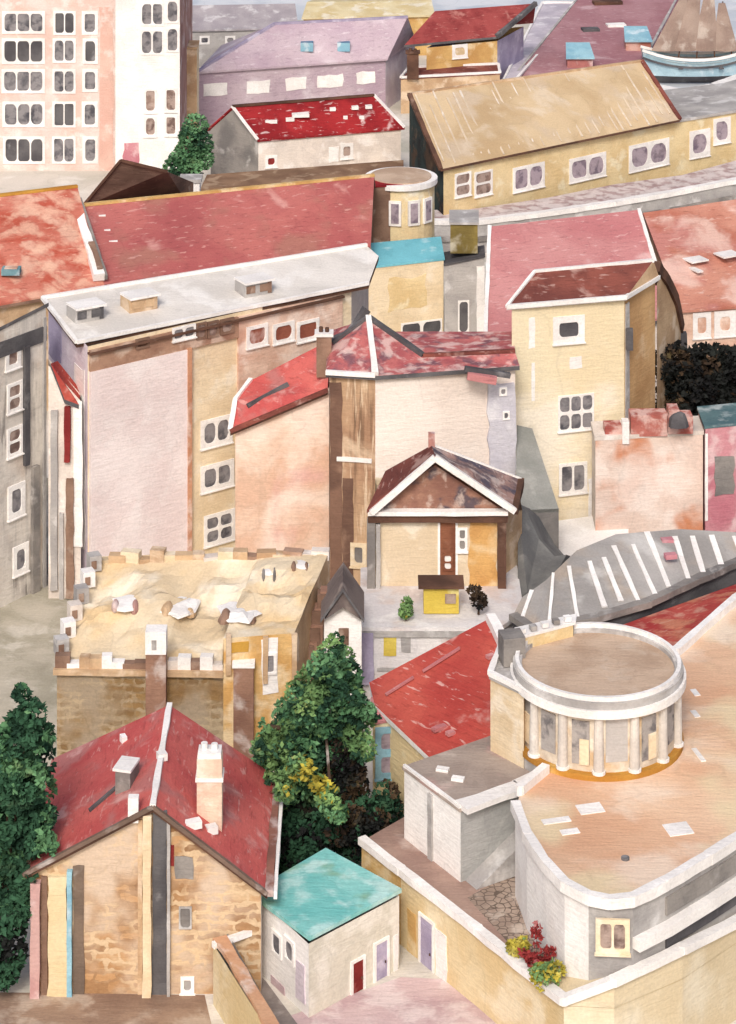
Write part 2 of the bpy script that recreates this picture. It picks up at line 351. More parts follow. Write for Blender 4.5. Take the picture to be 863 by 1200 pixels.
def tree(name, label, base, blobs, mats, n, leaf=.3, trunk_r=.3, trunk_h=4, group=None, cat='tree', limbs=7):
    r = thing(name, label, cat, base, group); base = V(base)
    tb = MB(); seg = 6; prev = None
    for i in range(seg+1):
        t = i/seg; c = base+V((math.sin(t*3)*.15*trunk_r, math.cos(t*2.2)*.1*trunk_r, t*trunk_h)); rr = trunk_r*(1-.6*t)
        ring = [c+V((rr*math.cos(a*math.pi/4), rr*math.sin(a*math.pi/4), 0)) for a in range(8)]
        if prev:
            for a in range(8): tb.poly([prev[a], prev[(a+1) % 8], ring[(a+1) % 8], ring[a]], BARK)
        prev = ring
    for b in random.sample(blobs, min(limbs, len(blobs))):
        s = base+V((0, 0, trunk_h*random.uniform(.35, .9))); e = V(b[0]); tb.bar(s, s.lerp(e, .9), trunk_r*.35, trunk_r*.35, BARK)
    tb.build('trunk', r)
    cb = MB(); vol = [b[1]**2.4 for b in blobs]
    for k in range(n):
        b = random.choices(blobs, vol)[0]; c, rad = V(b[0]), b[1]; ms = b[2] if len(b) > 2 else mats
        while True:
            d = V((random.uniform(-1, 1), random.uniform(-1, 1), random.uniform(-1, 1)))
            if .02 < d.length <= 1: break
        d = d*(d.length**-.45); p = c+V((d.x*rad, d.y*rad, d.z*rad*.9))
        if noise.noise(p*.9) < -.28: continue
        u = V((random.gauss(0, 1), random.gauss(0, 1), random.gauss(0, .7))).normalized(); w = u.cross(V((random.gauss(0, 1), random.gauss(0, 1), random.gauss(0, 1)))).normalized()
        l = leaf*random.uniform(.6, 1.5); nn = noise.noise(p*.45+V((5, 5, 5)))
        m = ms[0] if nn > .12 else (ms[1] if nn > -.15 else ms[2 % len(ms)])
        if random.random() < .12: m = random.choice(ms)
        cb.poly([p-u*l, p-w*l*.55, p+u*l, p+w*l*.55], m)
    cb.build('crown', r); return r
def blobs_at(pts): return [(P(x, y, 0) if False else Q(x, y, Y), rad, *m) for (x, y, Y, rad, *m) in pts]
# ================================================================== SETTING
S = bpy.context.scene
g = MB(); nx, ny = 60, 70
def gp(i, j):
    x = -900+1800*i/nx; y = 60+(2600)*((j/ny)**2.2)
    return V((x, y, -.02))
g.poly([V((-3000, 20, 0)), V((3000, 20, 0)), V((3000, 385, 0)), V((-3000, 385, 0))], GROUND)
struct('ground', g)
WATER = wc('pale_sea_water', (206, 212, 218), (188, 198, 208), (228, 230, 232), .2, .08, rough=.35)
w_ = MB(); w_.poly([V((-4000, 384, -.6)), V((4000, 384, -.6)), V((4000, 9000, -.6)), V((-4000, 9000, -.6))], WATER)
w_.poly([P(742, 140, .01), P(1000, 140, .01), P(1000, -10, .01), P(742, -10, .01)], WATER)
struct('water', w_)
sb = MB(); sb.poly([P(-60, 1162, .02), P(240, 1166, .02), P(262, 1260, .02), P(-60, 1260, .02)], wc('brown_earth', (166, 136, 112), (138, 110, 92), (196, 176, 156), .15))
struct('path', sb)
fc = MB(); fc.poly([P(335, 1192, .03), P(470, 1145, .03), P(575, 1150, .03), P(700, 1290, .03), P(300, 1290, .03)], wc('rose_paving', (204, 176, 176), (186, 154, 158), (222, 206, 204), .2))
struct('pavement', fc)
al = MB(); al.poly([P(-1600, 560, .02), P(85, 560, .02), P(72, 960, .02), P(-1600, 960, .02)], wc('mossy_paving', (186, 178, 160), (160, 154, 134), (206, 200, 186), .12))
struct('alley_paving', al)
# ------------------------------------------------------------------ far rows, top of the picture
# tower block
r = thing('tower_block', 'tall pale pink apartment tower with rows of white framed windows at far left', 'apartment block', G(60, 305))
Yt = 300
A0, A1 = G(-70, Yt), G(137, Yt)
TA = [at(A0, 27), at(A1, 27), V((A1.x, Yt+16, 27)), V((A0.x, Yt+16, 27))]
MB().walls(TA, 0, TOWERP).build('wall', r)
B0, B1 = V((A1.x+.003, Yt-1.5, 0)), G(211, Yt-1.5)
TB = [at(B0, 30), at(B1, 30), V((B1.x, Yt+20, 30)), V((B0.x, Yt+20, 30))]
MB().walls(TB, 0, [WHITE, wc('rosy_brown_plaster', (192, 150, 140), (170, 122, 114)), WHITE, GREY]).build('stair_wing', r)
MB().slab(TA, .3, GREY).build('roof', r); MB().slab(TB, .3, GREY, up=.05).build('roof', r)
wa = Wall(A0, A1); wb = Wall(B0, B1)
for (y0, y1) in ((13, 40), (45, 74), (81, 108), (119, 149), (160, 191)):
    for (x0, x1, c) in ((3, 53, 3), (62, 89, 2), (97, 115, 1)):
        window(r, wa, (x0+random.uniform(-1, 1), y0, x1, y1+random.uniform(-1, 2)), c, 1, pane=random.choice([PANE, PANE, PANE, DGREY]), border=.22, gap=.10, sill=False)
for rc in ((-45, 13, -5, 40), (-45, 45, -5, 74), (-45, 81, -5, 108), (-45, 119, -5, 149)): window(r, wa, rc, 3, 1)
for (y0, y1) in ((3, 30), (35, 64)):
    window(r, wb, (165, y0, 192, y1), 2, 1, border=.16, sill=False); window(r, wb, (195, y0-3, 210, y1-3), 1, 1, border=.16, sill=False)
for (y0, y1) in ((104, 132), (136, 160)):
    window(r, wb, (169, y0, 184, y1), 1, 1, pane=PANEB, border=.2); window(r, wb, (193, y0-1, 208, y1-1), 1, 1, pane=PANEB, border=.2)
patch(r, wa, (117, 8, 133, 200), wc('coral_band', (224, 184, 168), (216, 168, 152)), 'render_band', .03)
patch(r, wb, (145, 167, 163, 196), MAG, 'painted_panel', .04)
# tan annex
c0, c1 = G(213, 310), G(231, 310)
r, ro = block('stair_tower', 'slim sandy tower squeezed between the apartment tower and the purple warehouse', 'tower', [at(c0, 12.2), at(c1, 12.2), V((c1.x, 314, 12.2)), V((c0.x, 314, 12.2))], 0, [TAN, CREAM], TAN)
# far grey warehouse and ochre terrace
for (nm, lb, x0, x1, ye, yr, ze, zr, wl, rf) in (
    ('warehouse', 'long low grey quayside warehouse at the top edge behind the purple roof', 222, 348, 36, 8, 5, 8, LGREY, wc('grey_lilac_tiles', (172, 164, 168), (156, 148, 154))),
    ('quay_house', 'long low ochre quayside building at the top edge', 356, 508, 22, 4, 5.5, 7, OCH, wc('pale_yellow_roof', (222, 206, 160), (208, 186, 132)))):
    FL, FR = P(x0, ye, ze), P(x1, ye-3, ze); RL = Q(x0+6, yr, FL.y+6); RR = Q(x1-4, yr-2, FR.y+6)
    rr, ro, wl_, _ = gable(nm, lb, 'warehouse' if nm == 'warehouse' else 'house', FL, FR, RL, RR, 0, wl, rf)
    for k in range(4): window(rr, wl_, (x0+12+k*30, ye+6, x0+24+k*30, ye+16), 1, 1, sill=False)
# purple warehouse (hipped)
E0, E1, R0, R1 = P(233, 86, 6.5), P(452, 70, 6.5), P(322, 30, 11), P(478, 22, 11)
r = thing('purple_warehouse', 'large pale purple roofed hall with two small blue skylights', 'hall', G(350, 335))
bk0 = V((E0.x+2, R0.y+8, 6.5)); bk1 = V((E1.x+4, R1.y+8, 6.5))
MB().walls([E0, E1, bk1, bk0], 0, [PURR, LAVW]).build('wall', r)
m = MB(); u = V((0, 0, .25)); o = V((-.3, -.4, 0)); o2 = V((.3, -.4, 0))
e0, e1 = E0+u+o, E1+u+o2; q0, q1 = R0+u, R1+u
m.poly([e0, e1, q1, q0], PURR); m.poly([e0, q0, bk0+u], PURR); m.poly([e1, bk1+u, q1], PURR); m.poly([q0, q1, bk1+u, bk0+u], PURR)
m.poly([e0-u, e1-u, e1, e0], PURR); m.poly([bk0, e0-u, e0, bk0+u], PURR); m.poly([e1-u, bk1, bk1+u, e1], PURR)
ro = m.build('roof', r); m = MB(); m.bar(q0, e0, .4, .3, LAV); m.bar(q0, q1, .4, .3, LAV); m.build('ridge_tiles', ro)
pw = Wall(E0, E1)
for (x, y, s) in ((238, 104, 28), (290, 101, 26), (335, 97, 24), (372, 94, 30), (418, 90, 22)): patch(r, pw, (x, y-6, x+s, y+8), WHITE, 'shutter_panel', .08)
def on_plane(a, b, c, px, py):
    n = (b-a).cross(c-a); d = V(((px-CX)/F, 1, -(600+py)/F)); t = n.dot(a-V((0, 0, H)))/n.dot(d); return V((0, 0, H))+d*t
for x in (360, 403):
    c = on_plane(E0, E1, R1, x, 56); m = MB(); m.box(c-V((0, .2, .3)), 1.6, 1.3, 1.1, BLUE, top=wc('slate_blue_glass', (104, 142, 172), (84, 122, 156))); m.build('skylight', ro)
# small crimson house
FL, FR, BL = P(303, 164, 6.2), P(470, 150, 6.2), P(247, 152, 6.2)
mid = (FL+BL)/2; RL = V((mid.x, mid.y, 80-727*mid.y/3000)); RR = RL+(FR-FL)*.97; RR.z = RL.z
r, ro, wl, ks = gable('crimson_roofed_house', 'small house with bright crimson roof and grey gable below the purple hall', 'house', FL, FR, RL, RR, 0, PALE, REDD, WHITE, DBRN, GREY)
window(r, wl, (311, 182, 325, 196), 1, 1, pane=REDW); window(r, wl, (399, 168, 414, 186), 1, 1, pane=PANEB); patch(r, wl, (385, 172, 397, 190), WHITE, 'shutter_panel', .08)
for (x, y, s, d) in ((352, 136, 20, 1.5), (318, 145, 14, .3), (340, 142, 10, .6), (390, 130, 7, .5), (416, 128, 8, .8), (432, 127, 8, .8), (424, 140, 6, .3), (405, 140, 5, .3)):
    c = on_plane(FL, FR, RR, x, y); m = MB(); w_x = s*c.y/3000; m.box(c+V((0, 0, .05)), w_x, d*1.2, .35, WHITE, yaw=.1); m.build('roof_vent', ro)
# ridge-side shed (brown flat roof)
ring = [P(236, 222, 6.5), P(472, 203, 6.5), P(472, 188, 6.5), P(244, 205, 6.5)]
r, ro = block('long_shed', 'long flat brown shed roof below the small crimson roofed house', 'shed', ring, 0, BRN, wc('brown_felt', (150, 116, 88), (124, 92, 70), (178, 150, 120)), None)
# brown hip house
E0, E1 = P(96, 243, 10.5), P(212, 226, 10.5); ap = P(142, 188, 15.5); ap2 = P(196, 201, 14)
r = thing('brown_roofed_house', 'dark brown hipped roof peeping over the long red roof, in front of the pink tower', 'house', G(150, 248))
bk0, bk1 = V((E0.x+1, ap.y+9, 10.5)), V((E1.x+1, ap2.y+9, 10.5))
MB().walls([E0, E1, bk1, bk0], 0, BRN).build('wall', r)
BR_ = wc('umber_tiles', (138, 110, 94), (112, 88, 76), (150, 122, 104), .04, .3, 'tile')
m = MB(); m.poly([E0, E1, ap2, ap], BR_); m.poly([E1, bk1, ap2], BR_); m.poly([ap, bk0, E0], BR_); m.poly([ap, ap2, bk1, bk0], BR_); ro = m.build('roof', r)
mm = MB(); mm.bar(E0, ap, .3, .25, DBRN); mm.bar(ap, ap2, .3, .25, DBRN); mm.build('ridge_tiles', ro)
c = G(224, 262); r = thing('white_pillar', 'stubby white wall pier with a cap at the foot of the green conifer', 'pier', c); m = MB(); m.box(c, 1.9, 1.9, 9.2, WHITE); m.build('shaft', r); m = MB(); m.box(c+V((0, 0, 9.2)), 2.3, 2.3, .3, LGREY); m.build('cap', r)
# conifer at tower foot
bl = [Q(220, 178, 285), Q(225, 160, 285), Q(229, 147, 285), Q(212, 190, 285), Q(228, 192, 285), Q(206, 198, 285), Q(236, 186, 285), Q(236, 168, 285)]
tree('conifer_tree', 'small dark green conifer at the foot of the white tower wing', G(222, 285), [(b, 1.5) for b in bl], [LF1, LF1, LF2], 5200, .22, .25, 8)
# ---------------- long red roofs
FL, FR = P(124, 333, 10), P(434, 290, 10); RL, RR = Q(93, 244, 235.5), Q(470, 205, 246)
FR = P(432, 288, 10)
r, ro, wl, ks = gable('long_red_house', 'very long house with faded red tiled roof and ochre ridge across the left half', 'house', FL, FR, RL, Q(436, 209, 244), 0, TAN, REDP, None, OCH, BRN, eave=BRN)
for (x, y, s) in ((187, 249, 38), (143, 255, 18), (264, 243, 28), (120, 256, 8), (126, 273, 7), (133, 286, 10), (285, 275, 40), (318, 272, 40)):
    c = on_plane(FL, FR, RL, x, y); m = MB(); m.box(c+V((0, 0, .05)), s*c.y/3000, .55, .3, WHITE, yaw=.12); m.build('roof_patch', ro)
m = MB(); a, b = FL+V((-.5, -.5, .75)), RL+V((-.5, -.2, .85)); m.bar(a, b, .9, .7, WHITE); m.bar(a+V((.62, 0, .0)), b+V((.62, 0, 0)), .25, .45, GREY); m.bar(a.lerp(b, .05)+V((.2,0,.3)), a.lerp(b, .38)+V((.2,0,.3)), .5, .5, BRN); m.build('fire_wall', r)
FLo, FRo = P(-140, 382, 10), P(119, 335, 10); RLo, RRo = Q(-150, 250, 229), Q(88, 222, 236)
r2, ro2, _, _ = gable('orange_red_house', 'house with patchy orange red tiled roof at the left edge beside the long red roof', 'house', FLo, FRo, RLo, RRo, 0, TAN, REDO, None, GOLD, BRN, eave=BRN)
c = on_plane(FLo, FRo, RRo, 14, 324)+V((0, -.3, .35)); m = MB(); m.box(c, 1.6, 1.2, .5, wc('blue_frame_paint', (120, 160, 168), (100, 146, 158))); m.box(c+V((0, 0, .5)), 1.1, .8, .06, SALM); m.build('skylight', ro2)
# end block right of long red roof (crimson stub)
ring = [P(437, 218, 12.5), P(476, 216, 12.5), P(474, 205, 12.5), P(437, 207, 12.5)]
block('crimson_stub_roof', 'short crimson flat roof at the right end of the long red roof', 'shed', ring, 0, BRN, REDD)
# ---------------- E: white roof apartment house
C0, C1 = P(103, 406, 18), P(412, 336, 18)
D0, D1 = P(57, 352, 18.8), P(432, 290, 18.8)
r = thing('white_roofed_apartment_house', 'large apartment house with whitewashed flat roof and a tall blank pink wall', 'apartment house', G(250, 200))
ring = [C0, C1, D1, D0]
MB().walls(ring, 0, [CREAM, PALE, PALE, LAVW]).build('wall', r)
rt = [P(90, 402, 18.1), P(432, 333, 18.1), P(444, 300, 18.9), P(430, 288, 18.9), P(50, 350, 18.9)]
ro = MB().prism(rt, V((0, 0, -.35)), WHR, DBRN).build('roof', r)
m = MB()
for a, b in ((rt[0], rt[1]), (rt[4], rt[0]), (rt[3], rt[4])): m.bar(a+V((0, 0, .08)), b+V((0, 0, .08)), .3, .25, WHITE)
m.build('roof_kerb', ro)
we = Wall(C0, C1)
def eu(px, py): return we.uz(px, py)
u0, u1, u2, u3 = eu(104, 500)[0], eu(217, 500)[0], eu(278, 500)[0], eu(400, 400)[0]
m = MB(); plate(m, we, u0+.02, u1, 0, 16.2, -.05, .35, PINKW); m.build('blank_wall_panel', r, 'pale pink blank wall')
m = MB(); plate(m, we, u1+.003, u1+.35, 0, 16.3, -.05, .45, wc('terracotta_strip', (204, 146, 110), (188, 124, 92))); m.build('corner_strip', r)
m = MB(); plate(m, we, u0+.02, u2, 16.2+.003, 17.72, -.05, .25, wc('eaves_shade_brown', (178, 138, 112), (146, 106, 86), (214, 190, 170), .15)); m.build('eaves_shade_band', r)  # brown band paints the eaves shadow along the wall top
m = MB(); plate(m, we, u2, u3, 8, 17.70, -.05, .2, SALM); m.build('upper_wall_panel', r, 'pinkish upper wall with three brown windows')
m = MB(); plate(m, we, u0-.1, u3, 17.45, 17.6, .0, .5, DBRN); m.build('gutter', r)
for rc in ((235, 489, 272, 522), (235, 542, 274, 573)): window(r, we, rc, 2, 1, off=0)
window(r, we, (239, 600, 275, 636), 2, 2)
for rc in ((287, 380, 312, 405), (318, 377, 343, 400), (346, 374, 372, 398)): window(r, we, rc, 1, 1, pane=wc('brick_red_shutter', (156, 88, 68), (134, 68, 54)), off=.2, border=.2)
window(r, we, (200, 381, 227, 396), 2, 1, off=.25, border=.2)
for rc in ((228, 377, 240, 396), (241, 375, 254, 394), (256, 372, 272, 390)): window(r, we, rc, 1, 1, pane=PANEB, frame=BRN, off=.25, border=.2, sill=False)
window(r, we, (157, 395, 173, 407), 1, 1, pane=DBRN, frame=BRN, off=.25, sill=False)
# left face details
wlf = Wall(at(D0, 0), at(C0, 0))
patch(r, wlf, (58, 365, 72, 422), LAV, 'painted_strip', .03)
patch(r, wlf, (88, 430, 100, 640), WHITE, 'painted_strip', .04)
# roof dormers
for i, (x, y, lb, dk) in enumerate(((100, 364, 0, DGREY), (163, 352, 0, TAN), (297, 334, 0, BRN))):
    c = on_plane(rt[0], rt[1], rt[4], x, y+8); sx = 36*c.y/3000
    m = MB(); m.box(c-V((0, 0, .1)), sx, 1.6, 1.0, LGREY if i != 1 else TAN, yaw=.55); d = m.build('dormer', ro)
    m = MB(); m.box(c+V((.1, 0, .92)), sx*1.08, 1.9, .16, WHITE, yaw=.55); m.build('dormer_roof', d)
    m = MB(); f = V((math.sin(.55), -math.cos(.55), 0)); uu = V((math.cos(.55), math.sin(.55), 0))
    for k in (-.28, .22): m.box(c+f*.8+uu*sx*k+V((0, 0, .2)), sx*.32, .12, .55, dk, yaw=.55)
    m.build('dormer_opening', d)
    m = MB(); m.box(c+uu*sx*.42+V((0, 0, .0)), sx*.14, 1.7, .95, dk, yaw=.55); m.build('dormer_shade', d)  # dark end piece paints the shading on the dormer's side
# ---------------- G: grey left house
a, b = P(-90, 432, 19), P(55, 357, 20.5)
FL = V((a.x, 176, 20.0)); FR = Q(54, 357, 186.5)
FL = Q(-90, 430, 177)
dn = V((FR.x-FL.x, FR.y-FL.y, 0)).normalized(); nb = V((-dn.y, dn.x, 0))
BLg, BRg = FL+nb*5-V((0, 0, 4)), FR+nb*5-V((0, 0, 4))
r = thing('grey_tenement', 'weathered grey tenement with stained wall at the left edge', 'house', G(20, 184))
MB().walls([FL, FR, BRg, BLg], 0, [wc('stained_grey_plaster', (206, 198, 188), (170, 162, 156), (218, 212, 202), .3, .22, 'streak', c4=(204, 188, 172)), LAVW]).build('wall', r)
ro = MB().slab([FL, FR, BRg, BLg], .25, DGREY, grow=.25).build('roof', r)
wg = Wall(FL, FR)
m = MB(); plate(m, wg, wg.uz(-90, 400)[0], wg.uz(54, 400)[0], 17.9, 19.0, -.05, .12, DGREY); m.build('cornice', r)
for rc, c, rr in (((6, 405, 24, 432), 1, 1), ((8, 448, 26, 482), 1, 2), ((8, 500, 26, 534), 1, 2), ((9, 567, 29, 606), 1, 1), ((15, 638, 33, 672), 1, 1), ((-30, 420, -12, 450), 1, 1), ((-28, 520, -10, 552), 1, 1)):
    window(r, wg, rc, c, rr, pane=PANE if rc[1] > 560 else PANEB)
patch(r, wg, (27, 405, 33, 545), DGREY, 'drainpipe', .25); patch(r, wg, (36, 545, 44, 700), GREY, 'drainpipe', .3); patch(r, wg, (50, 372, 53, 700), LGREY, 'corner_strip', .15)
# narrow house between
a, b = Q(56, 425, 185.2), Q(92, 468, 184.5)
ring = [Q(56, 468, 184.4), Q(92, 470, 184.4), Q(93, 428, 187.5), Q(57, 425, 187.5)]
ring = [Q(57, 428, 184.4), Q(95, 470, 184.4), Q(95, 462, 186), Q(57, 420, 186)]
r = thing('narrow_house', 'narrow white house with small sloping red roof between grey tenement and pink wall', 'house', G(75, 186))
MB().walls(ring, 0, [PALE, WHITE]).build('wall', r)
ro = MB().slab([Q(60, 427, 184.2), Q(68, 424, 187), Q(95, 458, 187), Q(92, 474, 184.2), Q(76, 468, 184.2)], .3, RED2, DGREY, grow=.05).build('roof', r)
wn = Wall(G(57, 184.4), G(98, 184.4))
patch(r, wn, (60, 480, 68, 690), LGREY, 'pilaster', .3); patch(r, wn, (76, 476, 83, 540), REDW, 'drainpipe', .35); patch(r, wn, (78, 560, 87, 700), BRN, 'drainpipe', .3); patch(r, wn, (86, 470, 97, 640), WHITE, 'pilaster', .12); patch(r, wn, (70, 600, 75, 720), LGREY, 'pilaster', .2)
# yellow strip + lavender between E corner
# ---------------- middle top: turquoise roof house, curved yellow house
ring = [P(432, 313, 8), P(520, 303, 8), P(516, 278, 8.6), P(431, 286, 8.6)]
r, ro = block('turquoise_awning_house', 'cream house with flat turquoise roof in the middle of the town', 'house', ring, 0, [CREAM, LGREY], TURQ, None)
w = Wall(ring[0], ring[1])
window(r, w, (470, 376, 518, 412), 2, 2, pane=DGREY, border=.12)
patch(r, w, (455, 325, 500, 362), YEL, 'painted_panel', .03)
ring = [Q(521, 310, 238.5), Q(568, 300, 239), Q(567, 288, 244), Q(521, 296, 244)]
r, ro = block('olive_windowed_house', 'pale grey narrow house with an olive boarded attic next to the turquoise roof', 'house', ring, 0, [LGREY, LGREY], DGREY, None)
w = Wall(ring[0], ring[1]); window(r, w, (537, 352, 550, 390), 1, 1, pane=DGREY, border=.15); patch(r, w, (559, 312, 568, 395), WHITE, 'pilaster', .12)
at_ = [Q(528, 297, 240), Q(560, 294, 240), Q(560, 280, 244), Q(528, 283, 244)]
at_ = [at(p, at_[0].z) for p in at_]; top = [p+V((0, 0, 2.9)) for p in at_]
MB().walls(top, at_[0].z, [wc('olive_boards', (140, 122, 62), (112, 96, 48)), LGREY]).build('attic', r)
MB().slab(top, .2, LGREY).build('roof', r)
Pc = G(470, 251); r = thing('curved_yellow_house', 'small rounded yellow house with mauve windows behind the turquoise roof', 'house', Pc)
MB().cyl(Pc, 3.3, 12, wc('turret_yellow', (234, 214, 164), (222, 196, 146)), 30).build('wall', r); MB().cyl(Pc+V((0, 0, 12.003)), 3.6, .5, WHITE, 30).build('cornice', r); MB().cyl(Pc+V((0, 0, 12.51)), 3.0, .12, TANF, 30).build('roof', r)
for a in (-2.3, -1.75, -1.2, -.7):
    c = Pc+V((math.cos(a)*3.35, math.sin(a)*3.35, 8.9)); d = V((-math.sin(a), math.cos(a), 0))
    ww = Wall(c-d*.6, c+d*.6)
    fm = MB(); plate(fm, ww, 0, 1.2, 8.6, 11.0, -.4, .12, WHITE); f = fm.build('window', r); pm = MB(); plate(pm, ww, .22, .98, 8.85, 10.75, .10, .15, PANEL); pm.build('pane', f)
# ---------------- AA ribbed tan roof house
FL, FR = P(520, 199, 8), P(792, 141, 8); RL, RR = P(480, 113, 13), P(752, 74, 13)
r = thing('ribbed_roof_house', 'long ochre house with tan ribbed roof and many mauve windows', 'house', G(650, 290))
BL, BR = RL+V((3, 9, -5.5)), RR+V((2, 9, -5.5))
# real plan: extended right wing follows a bend
K1, K2 = P(866, 128, 8), P(960, 95, 8); K1b, K2b = P(850, 98, 8), P(950, 70, 8)
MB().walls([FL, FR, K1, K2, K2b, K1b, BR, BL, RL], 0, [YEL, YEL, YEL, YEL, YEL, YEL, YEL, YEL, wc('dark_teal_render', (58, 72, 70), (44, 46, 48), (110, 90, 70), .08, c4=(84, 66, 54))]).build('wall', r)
m = MB(); u = V((0, 0, .25)); f0, f1 = FL+V((-.3, -.7, 0)), FR+V((.4, -.7, 0))
m.poly([f0+u, f1+u, RR+u, RL+u], TANR); m.poly([RL+u, RR+u, BR+u, BL+u], TANR); m.poly([f0, f1, f1+u, f0+u], DBRN); m.poly([f0, f0+u, RL+u, RL], DBRN); m.poly([f1, RR, RR+u, f1+u], REDB); m.poly([f0, RL, RR, f1], DBRN)
ribs(m, f0+u, f1+u, RL+u, RR+u, 27, .2, .14, wc('chalky_seam', (214, 196, 170), (200, 180, 152)), .3, .12, .5); ro = m.build('roof', r)
bars('verge', ro, [(RL+u, f0+u, .5, .35, DBRN), (RR+u*1.2, f1+u*1.2, .5, .35, REDB)]); bars('ridge_tiles', ro, [(RL+u, RR+u, .4, .3, TAN)])
m = MB(); m.slab([FR, K1, K2, K2b, K1b, BR], .3, LGREY, grow=.3); m.build('terrace_roof', r)
w1, w2, w3 = Wall(FL, FR), Wall(FR, K1), Wall(K1, K2)
for rc in ((533, 202, 552, 230), (556, 200, 577, 229)): window(r, w1, rc, 1, 2, pane=PANEB, border=.2)
for rc in ((601, 193, 638, 222), (667, 182, 710, 210), (737, 166, 784, 197)): window(r, w1, rc, 2, 1, pane=PANEL, border=.18)
window(r, w2, (808, 152, 832, 184), 1, 1, pane=PANEL, border=.2); window(r, w2, (836, 138, 856, 168), 1, 1, pane=PANEL, border=.2)
# kerb promenade before it
st = MB(); d1 = V((1.3, -3.2, 0))
base = [at(P(x, y, 3.2), 3.2) for x, y in ((508, 246), (560, 244), (640, 232), (720, 216), (800, 205), (870, 186), (960, 160))]
fr = [at(P(x, y, 3.2), 3.2) for x, y in ((508, 262), (560, 262), (640, 252), (720, 240), (800, 226), (870, 212), (960, 190))]
r = thing('promenade_wall', 'raised pale stone promenade running under the ochre house', 'retaining wall', G(690, 262))
m = MB()
for i in range(6):
    m.poly([fr[i], fr[i+1], base[i+1], base[i]], wc('mauve_brown_paving', (186, 160, 156), (164, 136, 134), (222, 212, 208), .3, .5)); m.poly([at(fr[i], 0), at(fr[i+1], 0), fr[i+1], fr[i]], LGREY)
m.build('paving', r); m = MB()
for i in range(6): m.bar(fr[i]+V((0, .3, .1)), fr[i+1]+V((0, .3, .1)), .9, .5, WHITE)
m.build('kerb', r)
m = MB()
for i in range(6): m.bar(at(fr[i], 1.6)+V((0, -.1, 0)), at(fr[i+1], 1.6)+V((0, -.1, 0)), .3, .5, GREY)
m.build('string_course', r)
# ---------------- CC small red roof house, BB mauve roof
FL, FR = P(474, 53, 8), P(582, 43, 8); RL, RR = P(510, 13, 11), P(628, 4, 11)
r = thing('ochre_house', 'small ochre house with deep red hipped roof near the top edge', 'house', G(540, 335))
wl_ = [P(500, 56, 7.4), P(583, 48, 7.4)]; bk = [V((wl_[1].x+4, wl_[1].y+9, 7.4)), V((wl_[0].x+4, wl_[0].y+9, 7.4))]
MB().walls([wl_[0], wl_[1], bk[0], bk[1]], 0, [OCH, LAV]).build('wall', r)
m = MB(); m.prism([FL, FR, RR, RL], V((0, 0, -.3)), wc('wine_red_tiles', (162, 70, 68), (134, 48, 50), (196, 130, 120), .04, .3, 'tile'), DGREY)
bk2 = [V((RR.x, RR.y+5, 7.6)), V((RL.x, RL.y+5, 7.6))]; m.prism([RL, RR, bk2[0], bk2[1]], V((0, 0, -.3)), MATS['wine_red_tiles']); ro = m.build('roof', r)
MB().bar(FR, RR, .5, .6, DGREY).build('verge', ro)
w = Wall(wl_[0], wl_[1]); window(r, w, (530, 52, 548, 68), 1, 1, pane=wc('pale_orange_blind', (224, 196, 150)))
ring = [P(470, 92, 4.5), P(586, 86, 4.5), P(584, 76, 4.5), P(480, 80, 4.5)]
rr_, ro = block('red_lean_to', 'low dull red lean-to roof directly in front of the ochre house', 'shed', ring, 0, [TAN], REDB, WHITE)
chimney(rr_, P(484, 92, 4.4), 1.5, 3.3, DBRN, DBRN)
FL, FR = P(598, 100, 2.4), P(748, 82, 2.4); RL, RR = P(682, -4, 4.6), P(796, -8, 4.6)
r, ro, w, ks = gable('mauve_roofed_hall', 'big hall with plain mauve roof and two small dormers near the boat', 'hall', FL, FR, RL, RR, 0, MAG, MAUR, LGREY, eave=DGREY)
for (x, y) in ((679, 68), (747, 48)):
    c = on_plane(FL, FR, RR, x, y+10); m = MB(); m.box(c-V((0, .5, .5)), 3.4, 2, 2.0, wc('brick_rose', (182, 112, 106)) if x == 679 else SALR); d = m.build('dormer', ro); m = MB(); m.prism([c+V((-1.9, -1.9, 1.4)), c+V((1.9, -1.9, 1.4)), c+V((1.6, 2.5, 2.5)), c+V((-1.6, 2.5, 2.5))], V((0, 0, .2)), BLUE); m.build('dormer_roof', d)
for (x, y, s, mt) in ((712, 5, 34, DBRN), (692, 37, 20, DGREY), (722, 32, 22, WHITE)):
    c = on_plane(FL, FR, RR, x, y); m = MB(); m.box(c, s*c.y/3000, 1.6, .5, mt, yaw=.15); m.build('roof_patch', ro)
ring = [P(586, 104, 3), P(600, 100, 3), P(684, 4, 3), P(636, 4, 3)]
block('lavender_shed', 'pale lavender flat roof strip left of the mauve hall', 'shed', ring, 0, [LAVW], wc('pale_lavender_roof', (198, 190, 200), (178, 170, 184)), WHITE)
